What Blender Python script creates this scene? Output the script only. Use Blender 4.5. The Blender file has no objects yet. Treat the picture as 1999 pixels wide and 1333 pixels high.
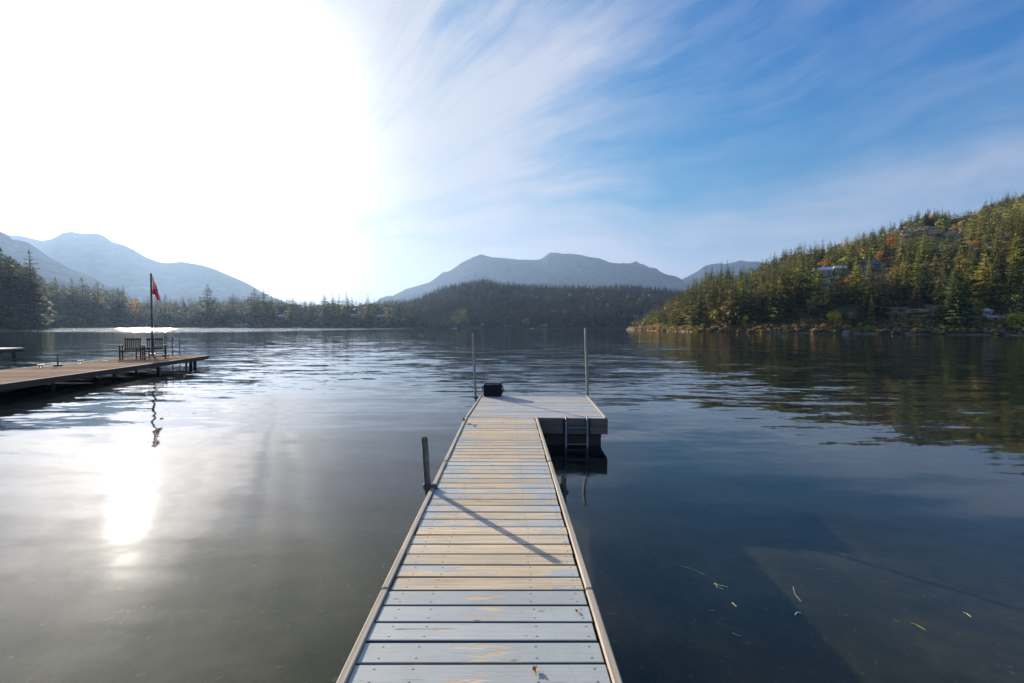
import bpy, math, random
import numpy as np
from mathutils import Vector, Matrix, noise as mnoise

random.seed(7)
rng = np.random.default_rng(7)
C = bpy.context.scene.collection
sc = bpy.context.scene
R = math.radians

# ------------------------------------------------------------------ camera
CAMH = 2.03
FPX = 888.4            # focal length in photo pixels (16 mm on 36 mm)
cam_d = bpy.data.cameras.new('camera')
cam_d.lens = 16.0; cam_d.sensor_width = 36.0
cam_d.clip_start = 0.05; cam_d.clip_end = 40000
cam = bpy.data.objects.new('camera', cam_d); C.objects.link(cam)
CM = Matrix.Rotation(-math.atan(6.5/FPX), 3, 'Z') @ Matrix.Rotation(R(90)-math.atan(27.9/FPX), 3, 'X') @ Matrix.Rotation(R(0.25), 3, 'Z')
cam.matrix_world = Matrix.Translation((0, 0, CAMH)) @ CM.to_4x4()
sc.camera = cam

# ------------------------------------------------------------------ light
SUN_AZ = 39.7          # degrees left of +Y
SUN_EL = 15.7
sd = Vector((-math.sin(R(SUN_AZ))*math.cos(R(SUN_EL)), math.cos(R(SUN_AZ))*math.cos(R(SUN_EL)), math.sin(R(SUN_EL))))
sun_d = bpy.data.lights.new('sun', 'SUN'); sun_d.energy = 5.0; sun_d.angle = R(0.5); sun_d.color = (1.0, 0.89, 0.75)
sun = bpy.data.objects.new('sun', sun_d); C.objects.link(sun)
sun.rotation_euler = sd.to_track_quat('Z', 'Y').to_euler()
SKY_STRENGTH = 0.12
sc.view_settings.view_transform = 'Standard'; sc.view_settings.look = 'None'
sc.view_settings.gamma = 1; sc.view_settings.exposure = 0.95
sc.cycles.use_denoising = True
sc.cycles.sample_clamp_indirect = 6
sc.cycles.max_bounces = 6; sc.cycles.diffuse_bounces = 2; sc.cycles.glossy_bounces = 3
sc.cycles.transparent_max_bounces = 12; sc.cycles.volume_bounces = 0
sc.cycles.caustics_reflective = False; sc.cycles.caustics_refractive = False


class NT:
    """small helper round a node tree"""
    def __init__(s, tree):
        s.t = tree; tree.nodes.clear()
    def n(s, kind, **kw):
        nd = s.t.nodes.new(kind)
        ins = kw.pop('ins', {})
        for k, v in kw.items(): setattr(nd, k, v)
        for k, v in ins.items():
            if isinstance(v, bpy.types.NodeSocket): s.t.links.new(v, nd.inputs[k])
            else: nd.inputs[k].default_value = v
        return nd
    def m(s, op, a, b=0.0, c=None, clamp=False):
        d = {0: a, 1: b}
        if c is not None: d[2] = c
        return s.n('ShaderNodeMath', operation=op, use_clamp=clamp, ins=d).outputs[0]
    def mix(s, f, a, b, blend='MIX'):
        nd = s.n('ShaderNodeMix', data_type='RGBA', blend_type=blend, clamp_factor=True, ins={0: f})
        for i, v in ((6, a), (7, b)):
            if isinstance(v, bpy.types.NodeSocket): s.t.links.new(v, nd.inputs[i])
            else: nd.inputs[i].default_value = (*v[:3], 1)
        return nd.outputs[2]
    def noise(s, vec, scale=1.0, detail=3.0, rough=0.5, out=0, **kw):
        return s.n('ShaderNodeTexNoise', ins={'Vector': vec, 'Scale': scale, 'Detail': detail, 'Roughness': rough}, **kw).outputs[out]
    def mapv(s, vec, scale=(1, 1, 1), loc=(0, 0, 0), rot=(0, 0, 0)):
        return s.n('ShaderNodeMapping', ins={'Vector': vec, 'Scale': scale, 'Location': loc, 'Rotation': rot}).outputs[0]
    def ramp(s, fac, stops):
        nd = s.n('ShaderNodeValToRGB', ins={0: fac})
        el = nd.color_ramp.elements
        while len(el) < len(stops): el.new(0.5)
        for e, (p, c) in zip(el, stops):
            e.position = p; e.color = (*c[:3], 1) if hasattr(c, '__len__') else (c, c, c, 1)
        return nd.outputs[0]
    def rng(s, v, a, b, c=0.0, d=1.0, smooth=False):
        return s.n('ShaderNodeMapRange', interpolation_type='SMOOTHSTEP' if smooth else 'LINEAR',
                   ins={0: v, 1: a, 2: b, 3: c, 4: d}).outputs[0]
    def link(s, a, b): s.t.links.new(a, b)


# ------------------------------------------------------------------ sky
world = bpy.data.worlds.new('World'); sc.world = world; world.use_nodes = True
w = NT(world.node_tree)
sky = w.n('ShaderNodeTexSky', sky_type='NISHITA')
sky.sun_disc = False; sky.sun_elevation = R(SUN_EL); sky.sun_rotation = R(-SUN_AZ)
sky.altitude = 50; sky.air_density = 1.0; sky.dust_density = 0.6; sky.ozone_density = 2.2
tc = w.n('ShaderNodeTexCoord').outputs['Generated']
vn = w.n('ShaderNodeVectorMath', operation='NORMALIZE', ins={0: tc}).outputs[0]
sep = w.n('ShaderNodeSeparateXYZ', ins={0: vn})
cosang = w.n('ShaderNodeVectorMath', operation='DOT_PRODUCT', ins={0: vn, 1: tuple(sd)}).outputs['Value']
cpos = w.m('MAXIMUM', cosang, 0.0)
# high thin cirrus fanning out from a point low over the left shore, thick towards it, feathered away from it
FAN_OFF = (8.3, 1.7, 0.2)
PAZ, PEL = R(27.0), R(9.0)
Pd = Vector((-math.sin(PAZ)*math.cos(PEL), math.cos(PAZ)*math.cos(PEL), math.sin(PEL)))
E1 = Vector((math.cos(PAZ), math.sin(PAZ), 0)); E2 = E1.cross(Pd)
def wdot(v): return w.n('ShaderNodeVectorMath', operation='DOT_PRODUCT', ins={0: vn, 1: tuple(v)}).outputs['Value']
da, db, dc = wdot(E1), wdot(E2), wdot(Pd)
rho = w.m('SQRT', w.m('ADD', w.m('MULTIPLY', da, da), w.m('ADD', w.m('MULTIPLY', db, db), 1e-5)))
wob = w.noise(w.mapv(vn, (2.2, 2.2, 2.2)), 1.0, 3, 0.5)
ang_a = w.m('DIVIDE', da, rho); ang_b = w.m('ADD', w.m('DIVIDE', db, rho), w.m('MULTIPLY', w.m('SUBTRACT', wob, 0.5), 0.30))
fan = w.n('ShaderNodeCombineXYZ', ins={0: ang_a, 1: ang_b, 2: w.m('MULTIPLY', rho, 0.30)}).outputs[0]
c1 = w.noise(w.mapv(fan, (3.6, 3.6, 4.5), FAN_OFF), 1.0, 4, 0.50)
c2 = w.noise(w.mapv(fan, (13, 13, 10), (7.0, 2.0, 1.0)), 1.0, 5, 0.60)
c3 = w.noise(w.mapv(vn, (9, 9, 16), (1, 5, 2)), 1.0, 5, 0.62)
streak = w.m('ADD', w.m('ADD', w.m('MULTIPLY', c1, 0.78), w.m('MULTIPLY', c2, 0.13)), w.m('MULTIPLY', c3, 0.09))
veil = w.rng(dc, 0.58, 0.97, 0.0, 1.0, True)
cm = w.rng(w.m('ADD', w.m('MULTIPLY', veil, 0.25), streak), 0.44, 0.76, smooth=True)
# forward scattering of the thin cloud and moist air near the sun
g1 = w.m('POWER', cpos, 9.0); g2 = w.m('POWER', cpos, 26.0); g3 = w.m('POWER', cpos, 140.0)
g4 = w.m('MULTIPLY', w.m('POWER', w.rng(cosang, 0.80, 1.0), 5.0), 1.6)     # broad bright disc of milky air round the sun
glow = w.m('ADD', g4, w.m('ADD', w.m('ADD', w.m('MULTIPLY', g1, 0.02), w.m('MULTIPLY', g2, 0.1)), w.m('MULTIPLY', g3, 1.6)))
glow = w.m('MULTIPLY', glow, w.rng(w.m('ADD', w.m('MULTIPLY', c1, 0.4), w.m('ADD', w.m('MULTIPLY', c3, 0.35), w.m('MULTIPLY', wob, 0.25))), 0.30, 0.66, 0.25, 1.4))   # seen through uneven cloud
skyc = w.n('ShaderNodeVectorMath', operation='SCALE', ins={0: sky.outputs[0], 3: SKY_STRENGTH}).outputs[0]
skyc = w.n('ShaderNodeGamma', ins={0: skyc, 1: 1.7}).outputs[0]
skyc = w.n('ShaderNodeHueSaturation', ins={'Color': skyc, 'Saturation': 1.15, 'Value': 3.2}).outputs[0]
skyc = w.n('ShaderNodeVectorMath', operation='MULTIPLY', ins={0: skyc, 1: (0.34, 0.78, 1.6)}).outputs[0]
den_ = w.n('ShaderNodeVectorMath', operation='MULTIPLY_ADD', ins={0: skyc, 1: (2.9, 3.0, 2.5), 2: (1, 1, 1)}).outputs[0]
skyc = w.n('ShaderNodeVectorMath', operation='DIVIDE', ins={0: skyc, 1: den_}).outputs[0]   # keeps the bright side of the sky from burning out at once
g0 = w.m('POWER', cpos, 4.0)
hzn = w.m('MULTIPLY', w.m('POWER', w.m('SUBTRACT', 1.0, w.m('MAXIMUM', sep.outputs[2], 0.0)), 8.0), 0.32)
cl_amt = w.m('MINIMUM', w.m('ADD', w.m('ADD', w.m('MULTIPLY', cm, 0.84), w.m('MULTIPLY', w.rng(w.m('ADD', w.m('MULTIPLY', c2, 0.7), w.m('MULTIPLY', c3, 0.3)), 0.40, 0.62), 0.20)), hzn), 0.93)
cl_b = w.m('ADD', 0.36, w.m('MULTIPLY', g0, 0.05))
cl_col = w.n('ShaderNodeVectorMath', operation='SCALE', ins={0: (0.80, 0.87, 1.10), 3: cl_b}).outputs[0]
cl_col = w.mix(g0, cl_col, w.n('ShaderNodeVectorMath', operation='SCALE', ins={0: (1.0, 0.97, 0.94), 3: cl_b}).outputs[0])
s1 = w.mix(cl_amt, skyc, cl_col)
gl_col = w.n('ShaderNodeVectorMath', operation='SCALE', ins={0: (1.0, 0.90, 0.80), 3: glow}).outputs[0]
fin = w.n('ShaderNodeVectorMath', operation='ADD', ins={0: s1, 1: gl_col}).outputs[0]
bg = w.n('ShaderNodeBackground', ins={0: fin, 1: 1.0})
w.link(bg.outputs[0], w.n('ShaderNodeOutputWorld').inputs[0])

# ------------------------------------------------------------------ pixel helpers (photo 1999 x 1333) -> world
def ray(px, py):
    return CM @ Vector(((px-999.5)/FPX, -(py-666.5)/FPX, -1.0))
def W(px, py, D):
    d = ray(px, py); k = D/d.y
    return Vector((d.x*k, D, CAMH+d.z*k))
def G(px, py, z):
    d = ray(px, py); k = (z-CAMH)/d.z
    return Vector((d.x*k, d.y*k, z))
CMI = CM.transposed()
def proj(p):
    l = CMI @ (Vector(p)-Vector((0, 0, CAMH)))
    return 999.5-l.x/l.z*FPX, 666.5+l.y/l.z*FPX

# ------------------------------------------------------------------ object helpers
def tag(o, label=None, cat=None, group=None, kind=None):
    if label: o['label'] = label
    if cat: o['category'] = cat
    if group: o['group'] = group
    if kind: o['kind'] = kind
    return o
def empty(name, loc, rz=0.0, label=None, cat=None, group=None):
    o = bpy.data.objects.new(name, None); C.objects.link(o)
    o.location = loc; o.rotation_euler = (0, 0, rz)
    o.empty_display_size = 0.2
    return tag(o, label, cat, group)
def link_mesh(name, me, parent=None):
    o = bpy.data.objects.new(name, me); C.objects.link(o); o.parent = parent
    return o
def kids(o): return [c for c in C.objects if c.parent == o]
def copy_tree(o, parent=None):
    c = o.copy(); C.objects.link(c); c.parent = parent
    for ch in list(o.children): copy_tree(ch, c)
    return c

class MB:
    def __init__(s): s.v = []; s.f = []; s.at = []; s.smooth = False
    def add(s, vs, fs, at=None):
        b = len(s.v); s.v += [tuple(v) for v in vs]
        s.f += [tuple(i+b for i in f) for f in fs]; s.at += [at]*len(fs); return s
    def box(s, c, size, rz=0.0, rx=0.0, ry=0.0, bev=0.0, at=None, M=None):
        edged = at is not None
        x, y, z = (a/2 for a in size)
        rm = Matrix.Rotation(rz, 3, 'Z') @ Matrix.Rotation(ry, 3, 'Y') @ Matrix.Rotation(rx, 3, 'X') if M is None else M
        if bev <= 0:
            vs = [(-x,-y,-z),(x,-y,-z),(x,y,-z),(-x,y,-z),(-x,-y,z),(x,-y,z),(x,y,z),(-x,y,z)]
            fs = [(0,3,2,1),(4,5,6,7),(0,1,5,4),(1,2,6,5),(2,3,7,6),(3,0,4,7)]
        else:
            b = min(bev, x*.9, y*.9, z*.9)
            vs = []
            for zz, i in ((-z, b), (-z+b, 0), (z-b, 0), (z, b)):
                for (sx, sy) in ((-1,-1),(1,-1),(1,1),(-1,1)):
                    # 8-gon ring, corners cut
                    if (sx, sy) in ((-1,-1),(1,1)):
                        vs += [(sx*(x-i), sy*(y-i-b*.7), zz), (sx*(x-i-b*.7), sy*(y-i), zz)]
                    else:
                        vs += [(sx*(x-i-b*.7), sy*(y-i), zz), (sx*(x-i), sy*(y-i-b*.7), zz)]
            fs = [tuple(range(7, -1, -1)), tuple(range(24, 32))]
            for r in range(3):
                for k in range(8):
                    a = r*8+k; c2 = r*8+(k+1) % 8
                    fs.append((a, c2, c2+8, a+8))
        vs = [rm @ Vector(v)+Vector(c) for v in vs]
        s.add(vs, fs, at)
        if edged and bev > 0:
            s.at[-len(fs):] = [dict(at, edge=(1.0 if 10 <= i < 18 else 0.0)) for i in range(len(fs))]  # marks the middle ring of side faces for the painted gap shade
        return s
    def tube(s, p0, p1, r0, r1=None, n=10, cap=True, at=None):
        r1 = r0 if r1 is None else r1
        p0 = Vector(p0); p1 = Vector(p1); q = (p1-p0).to_track_quat('Z', 'Y')
        vs = []
        for p, r in ((p0, r0), (p1, r1)):
            for k in range(n):
                a = 2*math.pi*k/n
                vs.append(p + q @ Vector((math.cos(a)*r, math.sin(a)*r, 0)))
        fs = [(k, (k+1) % n, n+(k+1) % n, n+k) for k in range(n)]
        if cap: fs += [tuple(range(n-1, -1, -1)), tuple(range(n, 2*n))]
        return s.add(vs, fs, at)
    def path(s, pts, r, n=6):
        for a, b in zip(pts[:-1], pts[1:]): s.tube(a, b, r, r, n)
        return s
    def build(s, name, mat, parent=None, smooth=False):
        me = bpy.data.meshes.new(name)
        me.from_pydata(s.v, [], s.f)
        mats = mat if isinstance(mat, (list, tuple)) else [mat]
        for m in mats: me.materials.append(m)
        if smooth or s.smooth:
            me.polygons.foreach_set('use_smooth', [True]*len(me.polygons))
        if any(a is not None for a in s.at):
            keys = sorted({k for a in s.at if a for k in a})
            for k in keys:
                at = me.attributes.new(k, 'FLOAT', 'FACE')
                at.data.foreach_set('value', [(a or {}).get(k, 0.0) for a in s.at])
        me.update()
        return link_mesh(name, me, parent)

# ------------------------------------------------------------------ materials
def mat(name):
    m = bpy.data.materials.new(name); m.use_nodes = True
    return m, NT(m.node_tree)
def out(t, sh): t.link(sh, t.n('ShaderNodeOutputMaterial').inputs[0])
def simple(name, col, rough=0.6, metal=0.0, var=0.15, scale=6.0, spec=0.4, bump=0.0):
    m, t = mat(name)
    co = t.n('ShaderNodeTexCoord').outputs['Object']
    nz = t.noise(co, scale, 4, 0.6)
    f = t.rng(nz, 0.3, 0.7)
    c = t.mix(f, tuple(x*(1-var) for x in col), tuple(min(1, x*(1+var)) for x in col))
    p = t.n('ShaderNodeBsdfPrincipled', ins={'Base Color': c, 'Roughness': rough, 'Metallic': metal, 'Specular IOR Level': spec})
    if bump > 0:
        b = t.n('ShaderNodeBump', ins={'Height': nz, 'Strength': 0.6, 'Distance': bump})
        t.link(b.outputs[0], p.inputs['Normal'])
    out(t, p.outputs[0]); return m

def deck_material(name, paint, wood, dirt, paint_amt=1.0, spec=0.35, tones=(0.86, 1.10)):
    """planked deck along local X, painted and worn: attributes rnd, wear per board"""
    m, t = mat(name)
    co = t.n('ShaderNodeTexCoord').outputs['Object']
    sp = t.n('ShaderNodeSeparateXYZ', ins={0: co})
    rnd = t.n('ShaderNodeAttribute', attribute_name='rnd').outputs['Fac']
    wear = t.n('ShaderNodeAttribute', attribute_name='wear').outputs['Fac']
    by = t.n('ShaderNodeAttribute', attribute_name='cy').outputs['Fac']
    off = t.m('MULTIPLY', rnd, 61.0)
    v = t.n('ShaderNodeCombineXYZ', ins={0: t.m('ADD', sp.outputs[0], off), 1: sp.outputs[1], 2: off}).outputs[0]
    grain = t.noise(t.mapv(v, (1.6, 70, 1)), 1.0, 5, 0.62)
    grain2 = t.noise(t.mapv(v, (5, 190, 1)), 1.0, 3, 0.6)
    patch = t.noise(t.mapv(v, (3.2, 13, 1)), 1.0, 4, 0.60)
    patch2 = t.noise(t.mapv(v, (9, 34, 1)), 1.0, 3, 0.6)
    ctr = t.m('ABSOLUTE', t.m('ADD', sp.outputs[0], 0.12))
    mid = t.rng(ctr, 0.05, 0.62, 0.10, -0.06)
    k = t.m('ADD', t.m('ADD', t.m('MULTIPLY', patch, 0.75), t.m('MULTIPLY', patch2, 0.22)), t.m('MULTIPLY', grain, 0.15))
    k = t.m('ADD', t.m('ADD', k, mid), t.m('MULTIPLY', t.m('SUBTRACT', wear, 0.5), 0.42))
    mask = t.rng(k, 0.553, 0.585)
    pc = t.mix(t.noise(v, 3.0, 4, 0.6), tuple(c*.88 for c in paint), tuple(c*1.12 for c in paint))
    pc = t.mix(t.m('MULTIPLY', t.rng(grain2, 0.5, 0.8), 0.25), pc, tuple(c*.55 for c in paint))
    wc = t.ramp(grain, [(0.28, tuple(c*.42 for c in wood)), (0.44, tuple(c*.80 for c in wood)), (0.62, wood), (0.85, tuple(min(1, c*1.15) for c in wood))])
    hue = t.noise(t.mapv(v, (1.2, 4, 1)), 1.0, 2, 0.5)
    wc = t.mix(t.rng(hue, 0.4, 0.7, 0, 0.5), wc, (wood[0]*.80, wood[1]*.88, wood[2]*1.05))
    tone = t.rng(rnd, 0, 1, *tones)
    c = t.mix(t.m('MULTIPLY', mask, paint_amt) if paint_amt < 1 else mask, pc, wc)
    c = t.n('ShaderNodeVectorMath', operation='SCALE', ins={0: c, 3: tone}).outputs[0]
    # dirt, bird marks, moss specks
    d1 = t.rng(t.noise(v, 28.0, 4, 0.75), 0.62, 0.74)
    d2 = t.rng(t.noise(v, 2.2, 3, 0.6), 0.42, 0.62)
    c = t.mix(t.m('MULTIPLY', t.m('MULTIPLY', d1, d2), 0.65), c, dirt)
    stain = t.rng(t.noise(t.mapv(v, (2.5, 3.5, 1), (4, 4, 4)), 1.0, 4, 0.6), 0.60, 0.72, 0, 0.35)
    c = t.mix(stain, c, (wood[0]*.85, wood[1]*.72, wood[2]*.55))
    # end grain checks and knots
    kn = t.n('ShaderNodeTexVoronoi', feature='F1', ins={'Vector': t.mapv(v, (3.0, 9.0, 1)), 'Scale': 1.0})
    knot = t.rng(kn.outputs['Distance'], 0.03, 0.085, 0.75, 0.0)
    c = t.mix(knot, c, (wood[0]*.25, wood[1]*.18, wood[2]*.13))
    # screw heads: two per joist line
    dots = None
    for sx in (-0.60, -0.425, 0.14, 0.40):
        for sy in (-0.040, 0.036):
            dx = t.m('SUBTRACT', sp.outputs[0], t.m('ADD', t.m('MULTIPLY', t.m('SUBTRACT', rnd, 0.5), 0.03), sx))
            dy = t.m('SUBTRACT', t.m('SUBTRACT', sp.outputs[1], by), sy)
            dd = t.m('ADD', t.m('MULTIPLY', t.m('MULTIPLY', dx, dx), 0.35), t.m('MULTIPLY', dy, dy))
            q = t.m('LESS_THAN', dd, 0.0042**2)
            dots = q if dots is None else t.m('MAXIMUM', dots, q)
    c = t.mix(t.m('MULTIPLY', dots, 0.85), c, (0.03, 0.025, 0.02))
    crack = t.noise(t.mapv(v, (1.1, 85, 1), (9, 3, 5)), 1.0, 2, 0.5)
    crm = t.m('MULTIPLY', t.rng(crack, 0.655, 0.69), t.rng(t.noise(v, 2.7, 2, 0.5), 0.50, 0.58))
    c = t.mix(t.m('MULTIPLY', crm, 0.8), c, (0.06, 0.045, 0.035))
    grey = t.rng(t.noise(t.mapv(v, (3.3, 5, 1), (2, 7, 1)), 1.0, 5, 0.65), 0.45, 0.75, 0, 0.45)
    c = t.mix(grey, c, t.mix(0.5, c, (0.20, 0.19, 0.17)))
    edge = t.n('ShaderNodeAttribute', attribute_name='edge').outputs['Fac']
    c = t.mix(t.m('MULTIPLY', edge, 0.88), c, (0.035, 0.04, 0.045))  # shade of the gaps put into the colour of the board sides
    hgt = t.m('ADD', t.m('ADD', t.m('MULTIPLY', grain, 0.6), t.m('MULTIPLY', grain2, 0.35)), t.m('SUBTRACT', t.m('MULTIPLY', mask, -0.35), dots))
    bp = t.n('ShaderNodeBump', ins={'Height': hgt, 'Strength': 0.55, 'Distance': 0.003})
    p = t.n('ShaderNodeBsdfPrincipled', ins={'Base Color': c, 'Roughness': t.rng(mask, 0, 1, 0.55, 0.78), 'Normal': bp.outputs[0], 'Specular IOR Level': spec})
    out(t, p.outputs[0]); return m

def plank_wood(name, col, along='X', rough=0.75, dark=0.5):
    m, t = mat(name)
    co = t.n('ShaderNodeTexCoord').outputs['Object']
    s = {'X': (1.5, 45, 45), 'Y': (45, 1.5, 45), 'Z': (45, 45, 1.5)}[along]
    g = t.noise(t.mapv(co, s), 1.0, 5, 0.65)
    g2 = t.noise(co, 2.3, 3, 0.6)
    c = t.ramp(g, [(0.2, tuple(x*dark for x in col)), (0.5, col), (0.85, tuple(min(1, x*1.2) for x in col))])
    c = t.mix(t.rng(g2, 0.4, 0.7, 0, 0.5), c, tuple(x*.6 for x in col))
    sp = t.rng(t.noise(co, 35, 3, 0.7), 0.66, 0.74, 0, 0.6)
    c = t.mix(sp, c, (0.06, 0.045, 0.035))
    bp = t.n('ShaderNodeBump', ins={'Height': g, 'Strength': 0.6, 'Distance': 0.004})
    p = t.n('ShaderNodeBsdfPrincipled', ins={'Base Color': c, 'Roughness': rough, 'Normal': bp.outputs[0], 'Specular IOR Level': 0.3 if rough < .85 else 0.08})
    out(t, p.outputs[0]); return m

def foliage(name, source, translucency=0.45, kmax=4.8):
    m, t = mat(name)
    if source == 'object':
        base = t.n('ShaderNodeObjectInfo').outputs['Color']
        co = t.n('ShaderNodeTexCoord').outputs['Object']
    else:
        base = t.n('ShaderNodeAttribute', attribute_name='tint').outputs['Color']
        co = t.n('ShaderNodeNewGeometry').outputs['Position']
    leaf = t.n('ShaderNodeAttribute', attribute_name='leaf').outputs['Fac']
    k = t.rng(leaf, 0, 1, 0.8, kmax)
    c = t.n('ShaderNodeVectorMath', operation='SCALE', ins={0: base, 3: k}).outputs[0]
    d = t.n('ShaderNodeBsdfPrincipled', ins={'Base Color': c, 'Roughness': 0.75, 'Specular IOR Level': 0.15})
    tr = t.n('ShaderNodeBsdfTranslucent', ins={'Color': c})
    mx = t.n('ShaderNodeMixShader', ins={0: translucency, 1: d.outputs[0], 2: tr.outputs[0]})
    out(t, mx.outputs[0]); return m

M = {}
M['deck'] = deck_material('painted_deck', (0.49, 0.505, 0.455), (0.78, 0.60, 0.37), (0.10, 0.085, 0.06))
M['deck_far'] = deck_material('worn_deck', (0.50, 0.51, 0.49), (0.62, 0.54, 0.40), (0.12, 0.10, 0.08))
M['rail'] = plank_wood('rail_wood', (0.50, 0.42, 0.31), 'Y')
M['fascia'] = plank_wood('fascia_wood', (0.22, 0.165, 0.13), 'X')
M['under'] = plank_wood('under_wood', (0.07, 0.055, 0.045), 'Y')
M['steel'] = simple('galvanised_steel', (0.13, 0.125, 0.12), 0.5, 0.6, 0.4, 14)
M['alu'] = simple('dull_aluminium', (0.26, 0.26, 0.26), 0.42, 0.85, 0.2, 20)
M['pole'] = simple('pole_steel', (0.30, 0.27, 0.23), 0.5, 0.5, 0.25, 10)
M['float'] = simple('black_float', (0.02, 0.02, 0.022), 0.5, 0, 0.3, 3)
M['rubber'] = simple('black_cap', (0.02, 0.02, 0.02), 0.7)
M['bag'] = simple('dark_fabric', (0.018, 0.016, 0.022), 0.9, 0, 0.35, 30, 0.2, 0.004)
M['bagtop'] = simple('grey_fabric', (0.11, 0.10, 0.13), 0.85, 0, 0.3, 40, 0.2, 0.004)
M['zip'] = simple('zip_metal', (0.5, 0.5, 0.5), 0.4, 0.8)
M['teak'] = plank_wood('chair_wood', (0.10, 0.06, 0.045), 'Z', 0.9)
M['dock_wood'] = deck_material('brown_deck', (0.50, 0.36, 0.24), (0.56, 0.41, 0.27), (0.10, 0.07, 0.05), 1.0, 0.0, (0.55, 1.25))
M['dark_timber'] = plank_wood('dark_timber', (0.10, 0.065, 0.05), 'X')
M['dryleaf'] = simple('dry_leaf', (0.30, 0.16, 0.07), 0.7, 0, 0.4, 60)
M['reed'] = simple('pale_reed', (0.42, 0.40, 0.24), 0.7, 0, 0.3, 30)
M['reedgreen'] = simple('green_reed', (0.30, 0.36, 0.08), 0.6, 0, 0.3, 30)
M['bark'] = simple('bark', (0.10, 0.075, 0.055), 0.9, 0, 0.35, 3)
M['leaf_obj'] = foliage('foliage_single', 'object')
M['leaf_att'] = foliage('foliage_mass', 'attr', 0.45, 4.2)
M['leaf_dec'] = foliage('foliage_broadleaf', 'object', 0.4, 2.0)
M['white'] = simple('white_wall', (0.75, 0.73, 0.70), 0.6, 0, 0.06)
M['beige'] = simple('beige_wall', (0.42, 0.36, 0.28), 0.7, 0, 0.08)
M['brownw'] = simple('brown_wall', (0.16, 0.11, 0.08), 0.7, 0, 0.1)
M['roof_grey'] = simple('roof_grey', (0.35, 0.35, 0.36), 0.6, 0, 0.15)
M['roof_pale'] = simple('roof_pale', (0.70, 0.69, 0.67), 0.5, 0, 0.08)
M['roof_teal'] = simple('roof_teal', (0.03, 0.10, 0.11), 0.5, 0, 0.1)
M['roof_dark'] = simple('roof_dark', (0.08, 0.07, 0.065), 0.7, 0, 0.15)
M['glass'] = simple('window_glass', (0.03, 0.035, 0.04), 0.12, 0, 0.05, 1, 0.7)
M['boat'] = simple('boat_hull', (0.10, 0.09, 0.09), 0.4)
M['boatw'] = simple('boat_white', (0.75, 0.75, 0.74), 0.35)
M['red'] = simple('flag_red', (0.62, 0.03, 0.04), 0.8, 0, 0.08, 4, 0.2)
M['flagw'] = simple('flag_white', (0.80, 0.78, 0.76), 0.8, 0, 0.04, 4, 0.2)
for k_ in ('red', 'flagw'):      # thin cloth lets light through
    nt_ = M[k_].node_tree; o_ = [n for n in nt_.nodes if n.type == 'OUTPUT_MATERIAL'][0]
    pr_ = [n for n in nt_.nodes if n.type == 'BSDF_PRINCIPLED'][0]
    tr_ = nt_.nodes.new('ShaderNodeBsdfTranslucent'); mx_ = nt_.nodes.new('ShaderNodeMixShader'); mx_.inputs[0].default_value = 0.65
    nt_.links.new(pr_.inputs['Base Color'].links[0].from_socket, tr_.inputs[0])
    nt_.links.new(pr_.outputs[0], mx_.inputs[1]); nt_.links.new(tr_.outputs[0], mx_.inputs[2]); nt_.links.new(mx_.outputs[0], o_.inputs[0])

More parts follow.
